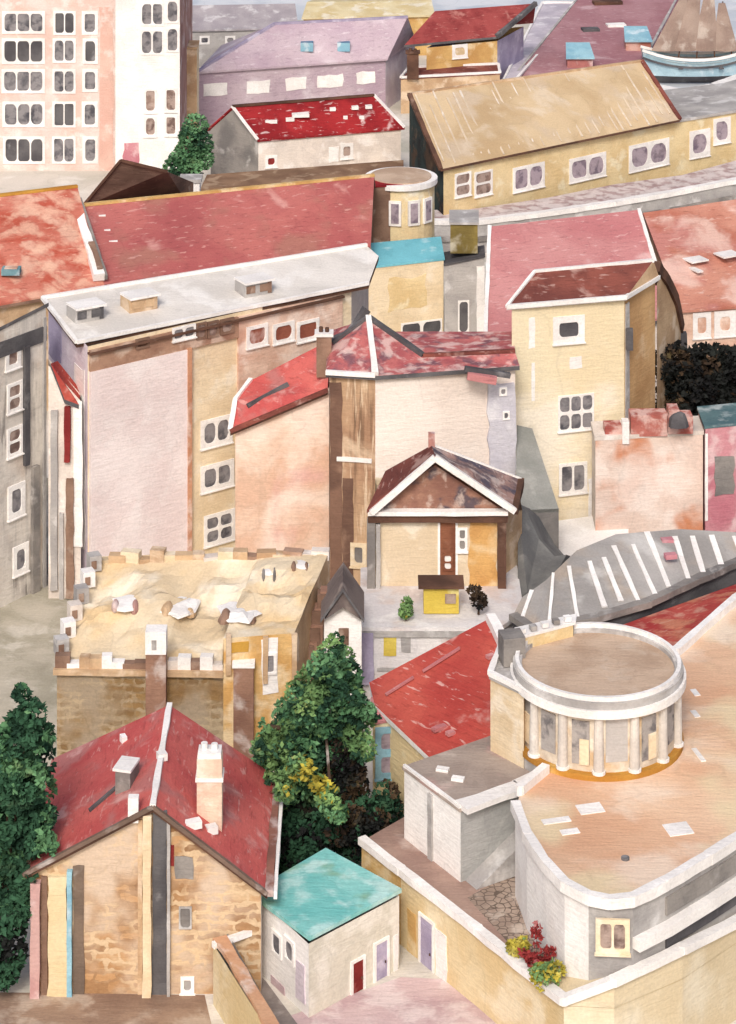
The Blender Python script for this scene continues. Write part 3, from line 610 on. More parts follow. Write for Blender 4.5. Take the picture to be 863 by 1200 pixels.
# quay + boat
r = thing('quay_wall', 'curved white quay wall under the sailing boat', 'quay wall', G(820, 330)); m = MB()
pts = [P(x, y, 2) for x, y in ((762, 118), (800, 126), (840, 118), (880, 104), (960, 70))]
for i in range(4): m.bar(pts[i], pts[i+1], 2.4, 4, WHITE); m.bar(pts[i]+V((0, -1.6, -.6)), pts[i+1]+V((0, -1.6, -.6)), .8, 2.6, GREY)
m.build('wall', r)
Yb = 344; bc = G(815, Yb)
r = thing('sailing_boat', 'pale blue wooden boat with furled brown sails moored top right', 'boat', bc)
HB = wc('pale_blue_hull', (168, 200, 212), (146, 182, 198), (216, 226, 230), .1); m = MB(); n = 14; L_ = 7.2; sec = []
for i in range(n+1):
    t = i/n; x = -L_+2*L_*t; wd = 2.2*math.sin(math.pi*min(1, .10+t*.88))**.6; sh = 3.6+1.1*abs(2*t-1)**2.2
    sec.append([V((bc.x+x, Yb-wd, sh)), V((bc.x+x*.94, Yb-wd*.8, 1.3)), V((bc.x+x*.86, Yb, .1)), V((bc.x+x*.94, Yb+wd*.8, 1.3)), V((bc.x+x, Yb+wd, sh))])
for i in range(n):
    for j in range(4): m.poly([sec[i][j], sec[i+1][j], sec[i+1][j+1], sec[i][j+1]], HB if j in (0, 3) else DGREY)
m.poly([p for p in sec[0]], HB); m.poly([p for p in sec[n]][::-1], HB); hull = m.build('hull', r)
m = MB()
for i in range(n): m.poly([sec[i][0]-V((0, 0, .5)), sec[i+1][0]-V((0, 0, .5)), sec[i+1][4]-V((0, 0, .5)), sec[i][4]-V((0, 0, .5))], TANF)
m.build('deck', r); m = MB()
for i in range(n): m.bar(sec[i][0], sec[i+1][0], .25, .35, WHITE); m.bar(sec[i][4], sec[i+1][4], .25, .35, WHITE); m.bar(sec[i][0]+V((0, -.05, -1)), sec[i+1][0]+V((0, -.05, -1)), .2, .25, DGREY)
m.build('gunwale', hull)
for k in (-2.2, 3.2): m = MB(); m.lump(V((bc.x+k, Yb-2.15, 2.4)), .35, .2, .35, DGREY); m.build('porthole', hull)
SAIL = wc('furled_sail_canvas', (168, 146, 132), (146, 122, 110), (196, 182, 170), .1)
for k, (x0, x1, h) in enumerate(((-5.4, -2.6, 8.2), (-2.7, .2, 10.2), (.1, 2.9, 9.6), (2.8, 5.6, 7.0))):
    m = MB(); m.bar(V((bc.x+x1*.9, Yb, 3)), V((bc.x+x1*.55+.6, Yb, 4+h)), .16, .16, DBRN); m.build('mast', r)
    m = MB(); q = 6
    for i in range(q):
        t0, t1 = i/q, (i+1)/q
        def sp(t, s_): xb = x0-.5+(x1+.7-x0)*t; tp = x1*.6+.3+(t-.6)*.9; return V((bc.x+(xb*(1-s_)+tp*s_), Yb-.5*math.sin(math.pi*t)*(1-s_)-.1, 4.4+(h-.6)*s_))
        for s_ in range(4): m.poly([sp(t0, s_/4), sp(t1, s_/4), sp(t1, (s_+1)/4), sp(t0, (s_+1)/4)], SAIL); m.poly([sp(t0, s_/4)+V((0,.08,0)), sp(t0, (s_+1)/4)+V((0,.08,0)), sp(t1, (s_+1)/4)+V((0,.08,0)), sp(t1, s_/4)+V((0,.08,0))], SAIL)
    m.build('sail', r)
# ---------------- Q1 pink roof, Q2 rust roof
FL, FR = P(572, 402, 9), P(783, 372, 9); RL, RR = P(577, 268, 14), P(746, 249, 14)
r, ro, w, ks = gable('rose_roofed_house', 'wide house with plain rose pink roof behind the yellow tower house', 'house', FL, FR, RL, RR, 0, PALE, PINKR, WHITE, eave=DGREY)
FL, FR = P(800, 364, 9), P(975, 350, 9); RL, RR = P(757, 252, 14), P(960, 222, 14)
r, ro, w, ks = gable('rust_roofed_house', 'house with mottled rust red roof at the right edge', 'house', FL, FR, RL, RR, 0, SALM, SALR, None, None, SALM)
for rc in ((812, 366, 833, 396), (837, 364, 862, 394)): window(r, w, rc, 1, 1, pane=SALM, frame=WHITE, border=.32)
for (x, y, s) in ((815, 306, 24), (815, 318, 8), (853, 300, 26)):
    c = on_plane(FL, FR, RL, x, y); m = MB(); m.box(c+V((0, 0, .1)), s*c.y/3000, 1.6, .12, WHITE, yaw=.5); m.build('roof_patch', ro)
# ---------------- P yellow tower
FLt, FRt = P(600, 362, 19.2), P(732, 350, 19.2); BRt = P(768, 328, 19.2); BLt = FLt+(BRt-FRt)
RLt = P(627, 322, 20.6); RRt = P(766, 309, 20.6)
r = thing('yellow_tower_house', 'tall pale yellow tower house with dark red pitched roof and one square window on top', 'tower house', G(680, 193))
BKL = V((RLt.x, RLt.y+4.5, 17)); BKR = V((BRt.x-.2, BRt.y+3, 17))
MB().walls([FLt, FRt, BRt, BKR, BKL], 0, [wc('pale_yellow_wash', (230, 216, 180), (226, 206, 164), (238, 230, 214), .15, .08), wc('honey_tan_shade', (208, 164, 110), (186, 140, 90), (222, 190, 148), .06, .2)]).build('wall', r)  # right face in darker tan: its shade is put into the colour
m = MB(); u = V((0, 0, .25))
f0, f1 = FLt+V((-.4, -.3, 0)), FRt+V((.1, -.4, 0)); s1 = BRt+V((.3, -.1, 0))
m.poly([f0+u, f1+u, RRt+u, RLt+u], REDB); m.poly([f1+u, s1+u, RRt+u], TAN); m.poly([RLt+u, RRt+u, BKR+u, BKL+u], REDB); m.poly([f0, f1, f1+u, f0+u], WHITE); m.poly([f1, s1, s1+u, f1+u], WHITE); m.poly([f0, f0+u, RLt+u, RLt], WHITE)
m.poly([s1, BKR, BKR+u, s1+u], REDB); ro = m.build('roof', r)
bars('verge', ro, [(f0+u, f1+u, .3, .3, WHITE), (f1+u, s1+u, .28, .3, WHITE), (RLt+u, RRt+u, .3, .25, WHITE), (f0+u, RLt+u, .25, .22, WHITE)])
wp = Wall(FLt, FRt)
window(r, wp, (648, 370, 685, 402), 1, 1, border=.3, pane=DGREY); window(r, wp, (654, 462, 696, 504), 3, 2, border=.18); window(r, wp, (655, 542, 688, 578), 2, 1, border=.25)
for rc in ((620, 372, 627, 408), (623, 425, 627, 470), (668, 418, 682, 432), (690, 560, 700, 610)): patch(r, wp, rc, WHITE, 'plaster_repair', .03)
ws = Wall(FRt, BRt); patch(r, ws, (733, 355, 737, 640), LGREY, 'corner_strip', .08)
m = MB(); m.box(Q(738, 410, FRt.y-.2), .5, .4, 1.6, DGREY); m.build('drainpipe_head', r)
# annexe behind (rounded)
pts = [Q(770, 312, 198.5), Q(782, 330, 201), Q(792, 352, 203), Q(799, 385, 205)]
r = thing('stepped_annexe', 'mottled brown annexe with curving dark roof edge right of the yellow tower house', 'annexe', G(785, 202))
m = MB()
for i in range(3): m.poly([at(pts[i], 0), at(pts[i+1], 0), pts[i+1], pts[i]], TAN)
bb = [p+V((.5, 5, -3)) for p in pts]
m.poly([at(pts[3], 0), at(bb[3], 0), bb[3], pts[3]], BRN); m.build('wall', r); m = MB()
for i in range(3): m.poly([pts[i], pts[i+1], bb[i+1], bb[i]], DBRN)
m.build('roof', r); m = MB()
for i in range(3): m.bar(pts[i], pts[i+1], .5, .8, DBRN)
m.bar(pts[3]-V((0, 0, .3)), at(pts[3], 2)-V((0, 0, .3)), .8, .6, DGREY)
m.build('verge', r)
# dark garden mass
bl = [(Q(x, y, 200+random.uniform(-1.5, 1.5)), random.uniform(1.2, 1.9)) for x in range(786, 960, 14) for y in (426, 446, 466, 486, 500)]
tree('dark_hedge', 'dark brown and black evergreen thicket below the rust red roof', G(840, 200), bl, [LF6, LF6, LF4], 26000, .24, .3, 6, cat='thicket')
# ---------------- R ruined wall + magenta house
FLr, FRr = Q(698, 512, 187.5), Q(824, 505, 188.5)
ring = [FLr, FRr, FRr+V((0, 3, 0)), FLr+V((0, 3, 0))]
r = thing('patched_wall_house', 'roofless pale house with peeling orange plaster patches and broken red brick top', 'ruined house', G(760, 190))
MB().walls(ring, 0, [wc('peeling_orange_plaster', (224, 200, 184), (212, 186, 172), (236, 222, 212), .2, .16, c4=(208, 132, 92)), PALE]).build('wall', r)
MB().slab(ring, .3, PALE, grow=.08).build('roof', r)
for (x0, x1, y0, y1) in ((709, 729, 500, 513), (739, 782, 486, 511), (784, 796, 480, 490), (783, 812, 488, 508)):
    m = MB(); a = Q(x0, y1, 188); b = Q(x1, y1, 188); h = (y1-y0)*188/3000
    m.box((a+b)/2+V((0, .6, 0)), (b-a).length, 1.4, h, wc('broken_brick', (186, 106, 94), (164, 80, 72), (222, 190, 180), .25, .6), yaw=.03); m.build('brick_stump', r)
m = MB(); m.bar(Q(733, 492, 188), Q(733, 518, 188), .5, .8, WHITE); m.build('white_post', r)
m = MB(); m.lump(Q(795, 500, 187.2), .8, .5, 1.1, DGREY, 3); m.build('grey_lump', r)  # dark grey lump on the broken wall top
a, b = Q(827, 500, 188.2), Q(930, 490, 190)
r, ro = block('magenta_house', 'flat roofed magenta pink house cut by the right edge', 'house', [a, b, b+V((0, 4, 0)), a+V((0, 4, 0))], 0, [MAG, MAG], wc('dark_teal_roof', (92, 124, 128), (72, 104, 112)), None)
w = Wall(a, b); patch(r, w, (838, 535, 860, 580), GREY, 'shutter_panel', .06); patch(r, w, (826.5, 508, 829.5, 610), WHITE, 'corner_strip', .07)
# ---------------- F orange wall with red sloping roof and chimney
Yf = 187
a, b = Q(274, 502, Yf), Q(386, 444, Yf)
back = [Q(384, 430, Yf+5), Q(292, 470, Yf+5)]
r = thing('orange_walled_house', 'windowless house wall stained orange and rose under a sloping red roof', 'house', G(330, 190))
a2, b2 = Q(276, 504, Yf), Q(386, 454, Yf); bk = [Q(386, 402, 192), Q(300, 452, 192)]
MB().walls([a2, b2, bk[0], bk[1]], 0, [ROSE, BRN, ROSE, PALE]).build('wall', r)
rt2 = [Q(270, 506, Yf-.4), Q(384, 458, Yf-.4), Q(388, 398, 191.4), Q(294, 446, 191.4), Q(276, 470, 189)]
m = MB(); m.prism(rt2, V((0, 0, -.3)), RED, DBRN); ro = m.build('roof', r)
bars('verge', ro, [(rt2[0]+V((0, 0, .1)), rt2[4]+V((0, 0, .1)), .35, .25, WHITE), (rt2[4]+V((0, 0, .1)), rt2[3]+V((0, 0, .1)), .3, .25, WHITE), (rt2[0]+V((0,0,.05)), rt2[1]+V((0,0,.05)), .25, .3, REDB)])
m = MB(); m.bar(Q(290, 476, 188), Q(338, 450, 189), .35, .25, DGREY); m.build('snow_guard', ro)
chimney(r, Q(380, 440, 188.2), 1.1, 3.0, BRN, WHITE, DBRN)
# ---------------- N middle house
Yn = 185
r = thing('red_hipped_house', 'tall house with broken red hipped roof, left side painted dark brown for shade and pale pink wall', 'house', G(500, 188))
n0, n1, n2, n3 = Q(387, 442, Yn), Q(440, 440, Yn-.6), Q(604, 446, Yn+1.5), Q(604, 446, Yn+9)
zt = n1.z; ringn = [at(n0, zt), at(n1, zt), at(n2, zt), at(n3, zt), at(V((n0.x, Yn+9, 0)), zt)]
MB().walls(ringn, 0, [wc('stained_shaded_umber', (200, 164, 126), (168, 128, 98), (222, 196, 164), .15, .2, 'streak'), PINKW if 0 else wc('shell_plaster', (232, 218, 206), (220, 204, 192), (236, 226, 216), .12, .14), LGREY, LGREY, BRN]).build('wall', r)  # narrow left face: umber paints its shade, streaks its stains
wn = Wall(n0, n1)
patch(r, wn, (387, 448, 401, 690), wc('dark_umber_shade', (132, 98, 80), (104, 76, 64), (156, 122, 100), .03), 'side_wall_shade', .05, 'dark brown strip painting shade on the wall')  # dark umber strips deepen the painted shade on this narrow face
patch(r, wn, (401.5, 560, 414, 690), wc('dark_umber_shade', (1, 1, 1)), 'side_wall_shade', .04)
patch(r, wn, (395, 536, 436, 541), WHITE, 'string_course', .12)
window(r, wn, (411, 636, 430, 664), 1, 1, frame=CREAM, pane=GREY, border=.32)
wm = Wall(n1, n2)
patch(r, wm, (572, 448, 603, 640), wc('pale_blue_grey_plaster', (206, 204, 212), (188, 186, 198)), 'side_wing', .3)
window(r, wm, (588, 480, 596, 490), 1, 1, off=.3, sill=False); window(r, wm, (584, 452, 593, 462), 1, 1, off=.3, sill=False)
R0, R1, R2 = Q(432, 373, 190), Q(496, 418, 187.6), Q(604, 413, 187.6)
REDN = wc('streaked_red_tiles', (200, 108, 104), (172, 84, 88), (224, 192, 184), .2, .5, 'tile', c4=(128, 84, 94))
Lb = Q(390, 404, 189)
m = MB(); up = V((0, 0, .12))
e0, e1, e2 = at(n0, zt)+V((-.3, -.4, .1)), at(n1, zt)+V((0, -.4, .1)), at(n2, zt)+V((.3, -.4, .1))
m.poly([e0, e1, R0, Lb], REDN); m.poly([e1, e2, R1, R0], REDN); m.poly([e2, R2, R1], REDN)
bke = [V((e0.x, Yn+9, zt)), V((e2.x, Yn+9, zt))]
m.poly([Lb, R0, bke[0]], REDN); m.poly([R0, R1, bke[0]], REDN); m.poly([R1, R2, bke[1], bke[0]], REDN); m.poly([e0, Lb, bke[0]], REDN)
for p, q in ((e0, e1), (e1, e2)): m.poly([p-V((0, 0, .3)), q-V((0, 0, .3)), q, p], DGREY)
ro = m.build('roof', r)
bars('verge', ro, [(e1+up, R0+up, .45, .35, WHITE), (e0+up*.5, e1+up*.5, .3, .3, WHITE), (Lb+up, R0+up, .35, .3, DGREY)])
m = MB(); m.bar(R0+up, R1+up, .4, .3, DGREY); m.bar(R1+up, R2+up, .3, .25, REDB); m.build('ridge_tiles', ro)
bars('gutter', ro, [(Q(545, 432, Yn-.6), Q(598, 440, Yn-.2), .4, .35, DGREY), (Q(548, 440, Yn-.8), Q(582, 446, Yn-.8), .5, .5, PINKR)])
m = MB(); m.bar(Q(384, 402, 190.5), Q(410, 392, 190.5), .8, .5, DGREY); m.bar(Q(410, 392, 190.5), Q(430, 362, 191), .6, .5, DGREY); m.build('dark_gutter', ro)
# ---------------- O portico house
Yo = 172
r = thing('gabled_portico_house', 'small temple-like house with brown pediment, tall brown door and cream walls', 'house', G(512, 176))
oL, oR, apx = Q(440, 600, Yo), Q(588, 594, Yo), Q(510, 545, Yo)
oR.z = oL.z; bk = 6
MB().walls([oL, oR, oR+V((0, bk, 0)), oL+V((0, bk, 0))], 0, [wc('cream_stucco', (226, 208, 178), (212, 190, 156), (236, 226, 206)), TAN]).build('wall', r)
PED = wc('brown_pediment_tiles', (170, 124, 102), (140, 96, 82), (206, 184, 170), .12, .6, c4=(96, 82, 88))
m = MB(); m.prism([oL+V((-.3, 0, .1)), oR+V((.1, 0, .1)), apx], V((0, .5, 0)), PED); m.build('pediment', r)
m = MB(); o0, o1 = Q(430, 602, Yo-.7), Q(604, 592, Yo-.7); o1.z = o0.z+.1; ax = Q(510, 538, Yo-.7); ab = ax+V((-.2, 4.5, .0)); q0, q1 = o0+V((.4, 6, .5)), o1+V((.9, 5.5, .5))
q0 = Q(452, 556, Yo+4); q1 = Q(611, 566, Yo+4.6); ab = Q(506, 526, Yo+3.2)
m.prism([o0, ax, ab, q0], V((0, 0, .25)), REDB); m.prism([o1, q1, ab, ax], V((0, 0, .25)), wc('mottled_brown_tiles', (176, 136, 124), (120, 98, 98), (206, 186, 176), .15, .5, 'tile', c4=(92, 84, 98)))
ro = m.build('roof', r)
bars('verge', ro, [(o0+V((.3, -.1, .1)), ax+V((0, -.1, .15)), .3, .4, WHITE), (ax+V((0, -.1, .15)), o1+V((0, -.1, .1)), .3, .4, WHITE), (ab+V((0, 0, .3)), q1+V((0, 0, .3)), .15, .12, WHITE)])
m = MB(); m.box(ab+V((0, 0, .1)), .45, .4, 1.0, wc('rose_brick', (190, 130, 118))); m.build('finial', ro)
m = MB(); m.bar(o1+V((0,0,.1)), q1+V((0,0,.1)), .4, .5, DBRN); m.build('gutter', ro)
m = MB(); a = at(oL, oL.z-.28)+V((-.5, -.25, 0)); b = at(oR, oL.z-.28)+V((.4, -.25, 0)); m.bar(a, b, .5, .5, DBRN); m.bar(a+V((0, -.15, .42)), b+V((0, -.15, .42)), .6, .28, WHITE); m.build('cornice', r)
wo = Wall(oL, oR)
for rc, mt in (((430, 606, 440, 692), GREY), ((441, 612, 446, 700), LGREY), ((583, 604, 593, 694), DBRN)):
    patch(r, wo, rc, mt, 'column', .45)
door(r, wo, (516, 610, 534, 684), wc('chestnut_door', (146, 90, 64), (120, 70, 50), (176, 124, 98), .04), WHITE)
window(r, wo, (519, 648, 531, 668), 1, 2, frame=wc('chestnut_door', (1, 1, 1)), pane=WHITE, off=.08, sill=False)
window(r, wo, (536, 618, 548, 646), 1, 2, pane=GREY, frame=WHITE, border=.3)
patch(r, wo, (550, 610, 583, 688), wc('streaky_amber_plaster', (216, 164, 92), (200, 144, 76), (230, 204, 158), .25), 'painted_panel', .03)
a = Q(593, 600, Yo+2); b = Q(612, 598, Yo+4)
MB().walls([a, b, b+V((0, 3, 0)), a+V((0, 3, 0))], 0, TAN).build('side_wing', r)
# terrace below portico
T0, T1 = P(424, 735, 6.2), P(612, 715, 6.2)
ring = [T0, P(585, 735, 6.2), T1, T1+V((0, 9, 0)), T0+V((0, 9, 0))]
r = thing('white_terrace', 'whitewashed terrace wall below the gabled portico house', 'terrace', G(510, 170))
WT = wc('white_terrace_wash', (226, 222, 220), (208, 204, 206), (238, 236, 234), .15, .3, c4=(210, 196, 190))
MB().walls(ring, 0, [WT]).build('wall', r); MB().slab(ring, .3, WT, grow=.12).build('paving', r)
wt = Wall(T0, ring[1])
m = MB(); plate(m, wt, 0, 11, 5.6, 6.0, -.02, .15, LGREY); m.build('string_course', r)
m = MB(); plate(m, wt, 1, 10, 3.4, 3.6, -.02, .1, LGREY); m.build('string_course', r)
patch(r, wt, (450, 736, 465, 769), YELP, 'door', .06, 'lemon yellow hatch'); patch(r, wt, (424, 740, 438, 800), LAV, 'pilaster', .3)
patch(r, wt, (470, 742, 482, 764), LGREY, 'niche', .05)
# kiosk, shrubs on the terrace
kc = P(517, 714, 6.3); r = thing('yellow_kiosk', 'little yellow kiosk with flat brown top before the portico door', 'kiosk', kc)
m = MB(); m.box(kc, 2.3, 1.3, 1.7, YELP); m.build('body', r); m = MB(); m.box(kc+V((0, 0, 1.7)), 3.0, 1.8, .18, DBRN); m.build('roof', r); m = MB(); m.box(kc+V((.6, -.7, .7)), .7, .12, .6, BRN); m.build('hatch', r)
sc = P(561, 720, 6.3); tree('potted_shrub', 'small grey brown shrub right of the yellow kiosk', sc, [(sc+V((0, 0, .9)), .6), (sc+V((-.3, 0, 1.5)), .5)], [LF4, LF6, LF4], 420, .14, .08, .8, cat='shrub')
sc = P(476, 727, 6.3); tree('round_bush', 'small olive green bush on the white terrace left of the yellow kiosk', sc, [(sc+V((0, 0, .6)), .5), (sc+V((0, 0, 1.1)), .4)], [LF3, LF3, LF5], 420, .14, .06, .5, cat='shrub')
# oblique grey shadow by the tower, built as solid lean-to and slope
r = thing('shadow_lean_to', 'steep grey lean-to shaped from a shadow against the foot of the yellow tower house', 'lean-to', G(625, 187))
k = [Q(604, 598, 181), Q(655, 596, 182), Q(624, 502, 188.6), Q(606, 498, 188.6)]
MB().walls([k[0], k[1], at(k[2], k[1].z), at(k[3], k[0].z)], 0, [GREY]).build('wall', r); MB().prism(k, V((0, 0, -.25)), wc('shadow_green_grey', (158, 158, 152), (136, 138, 132), (186, 184, 178), .1)).build('roof', r)
r = thing('shadow_mound', 'dark grey slope shaped from a shadow, falling from the lean-to towards the ribbed shed', 'rock', G(630, 176))
m = MB(); ctr = [Q(607, 590, 178), Q(618, 600, 178), Q(632, 632, 177), Q(650, 652, 176), Q(664, 650, 176), Q(648, 680, 173), Q(618, 694, 172), Q(607, 700, 172)]
m.prism(ctr, V((1.5, 5, -2.5)), wc('shadow_dark_grey', (128, 128, 125), (104, 104, 104), (146, 144, 140), .05)); m.walls(ctr, 0, MATS['shadow_dark_grey']); m.build('slope_face', r)
# small white block house area right of mound
ring = [P(655, 655, 3.6), P(735, 628, 3.6), P(735, 600, 3.6), P(650, 612, 3.6)]
r, ro = block('white_yard_shed', 'low whitewashed shed between tower house and grey ribbed shed', 'shed', ring, 0, WHITE, WHITE)
window(r, Wall(ring[0], ring[1]), (706, 632, 718, 650), 1, 1, frame=YEL, pane=YEL)
# ---------------- S ribbed grey shed
r = thing('ribbed_shed', 'long grey ribbed roof shed with pale seams behind the rotunda', 'shed', G(720, 170))
fr_ = [P(601, 722, 7), P(625, 738, 7), P(700, 724, 7), P(760, 706, 7), P(815, 680, 7), P(880, 652, 7), P(960, 640, 7)]
bk_ = [P(612, 700, 7.6), P(640, 680, 8.3), P(676, 645, 8.6), P(722, 626, 8.6), P(798, 620, 8.3), P(868, 624, 7.8), P(960, 620, 7.4)]
m = MB()
for i in range(6):
    m.prism([fr_[i], fr_[i+1], bk_[i+1], bk_[i]], V((0, 0, -.3)), GREYR)
for i in range(6):
    nn = (1, 2, 3, 3, 3, 3)[i]
    ribs(m, fr_[i], fr_[i+1], bk_[i], bk_[i+1], nn, .36, .10, WHITE, .12, .15, .7)
ro = m.build('roof', r)
MB().walls(fr_+bk_[::-1], 0, DGREY).build('wall', r)
m = MB()
for i in range(6): m.bar(fr_[i]+V((0, 0, .0)), fr_[i+1]+V((0, 0, .0)), .7, .4, GREY)
m.build('gutter', ro)
for (x, y) in ((782, 636), (786, 654)): c = P(x, y, 8); m = MB(); m.box(c, .8, .5, .3, MAG, yaw=.2); m.build('roof_patch', ro)
# scarlet roof wedge T
r = thing('scarlet_wedge_roof', 'low scarlet tiled roof wedged between ribbed shed and orange terrace', 'shed', G(790, 168))
k = [P(705, 742, 6.6), P(792, 768, 7.6), P(850, 722, 7.6), P(905, 690, 7.6), P(900, 672, 6.4), P(800, 708, 6.4)]
MB().walls(k, 0, TAN).build('wall', r); MB().slab(k, .25, wc('scarlet_orange_tiles', (206, 84, 72), (188, 58, 56), (224, 166, 140), .12, .35, 'tile', c4=(214, 128, 96)), grow=.1).build('roof', r)
# ---------------- Terrace building with rotunda
ZT = 8.7
out = [(604, 948), (618, 985), (640, 1018), (662, 1042), (690, 1057), (715, 1062), (742, 1059), (780, 1040), (830, 1010), (868, 986), (1010, 900), (1040, 700), (900, 684), (862, 707), (792, 768), (700, 760), (590, 790), (583, 862), (640, 905), (610, 930)]
ring = [P(x, y, ZT) for x, y in out]
r = thing('terrace_house', 'white and grey house with broad orange tiled roof terrace and rounded corner', 'house', G(740, 140))
MB().walls(ring, 0, [WHITE, WHITE, WHITE, WHITE, LGREY]+[LGREY]*15).build('wall', r)
ro = MB().prism(ring, V((0, 0, -.02)), TERR).build('terrace_floor', r)
for grp in (list(range(0, 10)), [12, 13], [18]):
    m = MB()
    for i in grp:
        m.bar(ring[i]+V((0, 0, .2)), ring[i+1]+V((0, 0, .2)), .5, .55, WHITE); m.cyl(ring[i+1]+V((0, 0, -.06)), .25, .55, WHITE, 10)
    m.build('parapet', r)
# street front details (right-front face)
w5 = Wall(ring[4], ring[6]); wr = Wall(ring[6], ring[9])
window(r, Wall(ring[4], ring[6]), (698, 1072, 738, 1112), 2, 1, frame=CREAM, pane=PANEB, border=.35, off=.35)
def strip(ring_i, z0, z1, o, mat, name):
    m = MB()
    for i in ring_i: w = Wall(ring[i], ring[i+1]); L2 = (ring[i+1]-ring[i]).length; plate(m, w, -.02, L2+.02, z0+.001*i, z1+.001*i, -.05, o+.002*i, mat)
    return m.build(name, r)
strip((7, 8, 9), 7.3, 8.2, .12, GREY, 'recessed_band'); strip((6, 7, 8, 9), 6.45, 7.0, .5, WHITE, 'ledge'); strip((7, 8, 9), 5.6, 6.2, .1, DGREY, 'recessed_band')
for (x, y, sx, sy) in ((795, 972, 30, 1.2), (652, 962, 34, .5), (668, 975, 22, .5), (692, 948, 30, 1), (815, 812, 7, .8), (815, 837, 7, .8), (819, 885, 6, 1.5)):
    c = P(x, y, ZT); m = MB(); m.box(c, sx*c.y/3000, sy, .05, WHITE, yaw=.25); m.build('pale_tile', ro)
c = P(733, 1007, ZT); MB().cyl(c, .22, .12, DGREY, 14).build('drain', ro)
# rotunda
Cc = G(701, 145.9); zt = 12.94; R = 4.45
r = thing('rotunda', 'round cream colonnaded pavilion with flat tan roof standing on the orange terrace', 'pavilion', at(Cc, ZT))
DR = wc('drum_stucco', (218, 204, 182), (196, 182, 162), (232, 224, 208), .2, .4, c4=(206, 176, 136))
MB().cyl(at(Cc, ZT), R, zt-ZT-.2, DR, 48).build('drum', r)
m = MB()
for rr0, rr1, z0, z1 in ((4.3, 5.0, zt-.75, zt-.30), (4.35, 4.85, zt-.30+.003, zt+.1), (4.5, 4.72, zt+.103, zt+.35)):
    k = 56
    for i in range(k):
        a, b = 2*math.pi*i/k, 2*math.pi*(i+1)/k
        def pp(rad, an, z): return V((Cc.x+rad*math.cos(an), Cc.y+rad*math.sin(an), z))
        mt = WHITE if rr0 != 4.35 else LGREY
        m.poly([pp(rr1, a, z0), pp(rr1, b, z0), pp(rr1, b, z1), pp(rr1, a, z1)], mt); m.poly([pp(rr0, b, z0), pp(rr0, a, z0), pp(rr0, a, z1), pp(rr0, b, z1)], mt)
        m.poly([pp(rr0, a, z1), pp(rr1, a, z1), pp(rr1, b, z1), pp(rr0, b, z1)], mt); m.poly([pp(rr0, b, z0), pp(rr1, b, z0), pp(rr1, a, z0), pp(rr0, a, z0)], mt)
m.build('cornice', r)
MB().cyl(at(Cc, zt-.25), 4.4, .12, TANF, 48).build('roof', r)
MB().cyl(at(Cc, ZT-.0), 4.85, .32, GOLD, 48).build('plinth', r)
for i, a in enumerate([math.radians(-172+k*25.8) for k in range(14)]):
    c = V((Cc.x+4.55*math.cos(a), Cc.y+4.55*math.sin(a), ZT+.32)); m = MB(); m.cyl(c, .3, 3.15, wc('column_stucco', (218, 212, 202), (194, 188, 180)), 12, .25); m.cyl(c, .38, .16, WHITE, 12); m.build('column', r)
for i in range(13):
    a = math.radians(-172+(i+.5)*25.8); am = 0.11*(1.0 if i % 3 else 1.25); rr = R+.06; z0 = ZT+(.9 if i % 2 else .7); z1 = ZT+(3.1 if i % 3 else 3.35)
    m = MB(); q = [V((Cc.x+rr*math.cos(a+t), Cc.y+rr*math.sin(a+t), z)) for t, z in ((-am, z0), (am, z0), (am, z1), (-am, z1))]; m.prism(q, V((-.1*math.cos(a), -.1*math.sin(a), 0)), wc('smoky_glass', (138, 134, 134), (104, 102, 104), (180, 174, 168), .3, .8) if i % 3 else LGREY); m.build('window', r)
    m = MB(); rr += .05
    if i % 2 == 0: q = [V((Cc.x+rr*math.cos(a+t), Cc.y+rr*math.sin(a+t), z)) for t, z in ((-am*.1, z0), (am*.95, z0), (am*.95, z1-1.0), (-am*.1, z1-1.0))]; m.prism(q, V((-.1*math.cos(a), -.1*math.sin(a), 0)), CREAM); m.build('curtain', r)
# rotunda side block + roof box
ring2 = [P(575, 792, 12.3), P(614, 812, 12.3), P(625, 770, 12.3), P(590, 752, 12.3)]
rr_, ro = block('cream_side_wing', 'plain cream block joining the rotunda on its left', 'wing', ring2, 4.5, [CREAM, TAN], LGREY, WHITE)
bx = [P(605, 770, 12.5), P(672, 752, 12.5), P(674, 742, 12.5), P(606, 758, 12.5)]; bt = [p+V((0, 0, 1.1)) for p in bx]
r = thing('roof_hutch', 'long low yellow box with white notched lid on the rotunda roof', 'roof box', bx[0].lerp(bx[1], .5))
MB().walls(bt, 12.5, [YEL, GREY]).build('wall', r); MB().slab(bt, .15, WHITE, grow=.15).build('lid', r)
for k in range(5): c = bt[0].lerp(bt[1], .1+k*.2)+V((0, .3, .1)); m = MB(); m.box(c, .38, .4, .25, GREY if k % 2 else WHITE, yaw=.3); m.build('lid_block', r)
m = MB(); m.box(P(600, 775, 12.4), 1.3, 1.3, 1.6, GREY, yaw=.2); m.build('side_box', r)
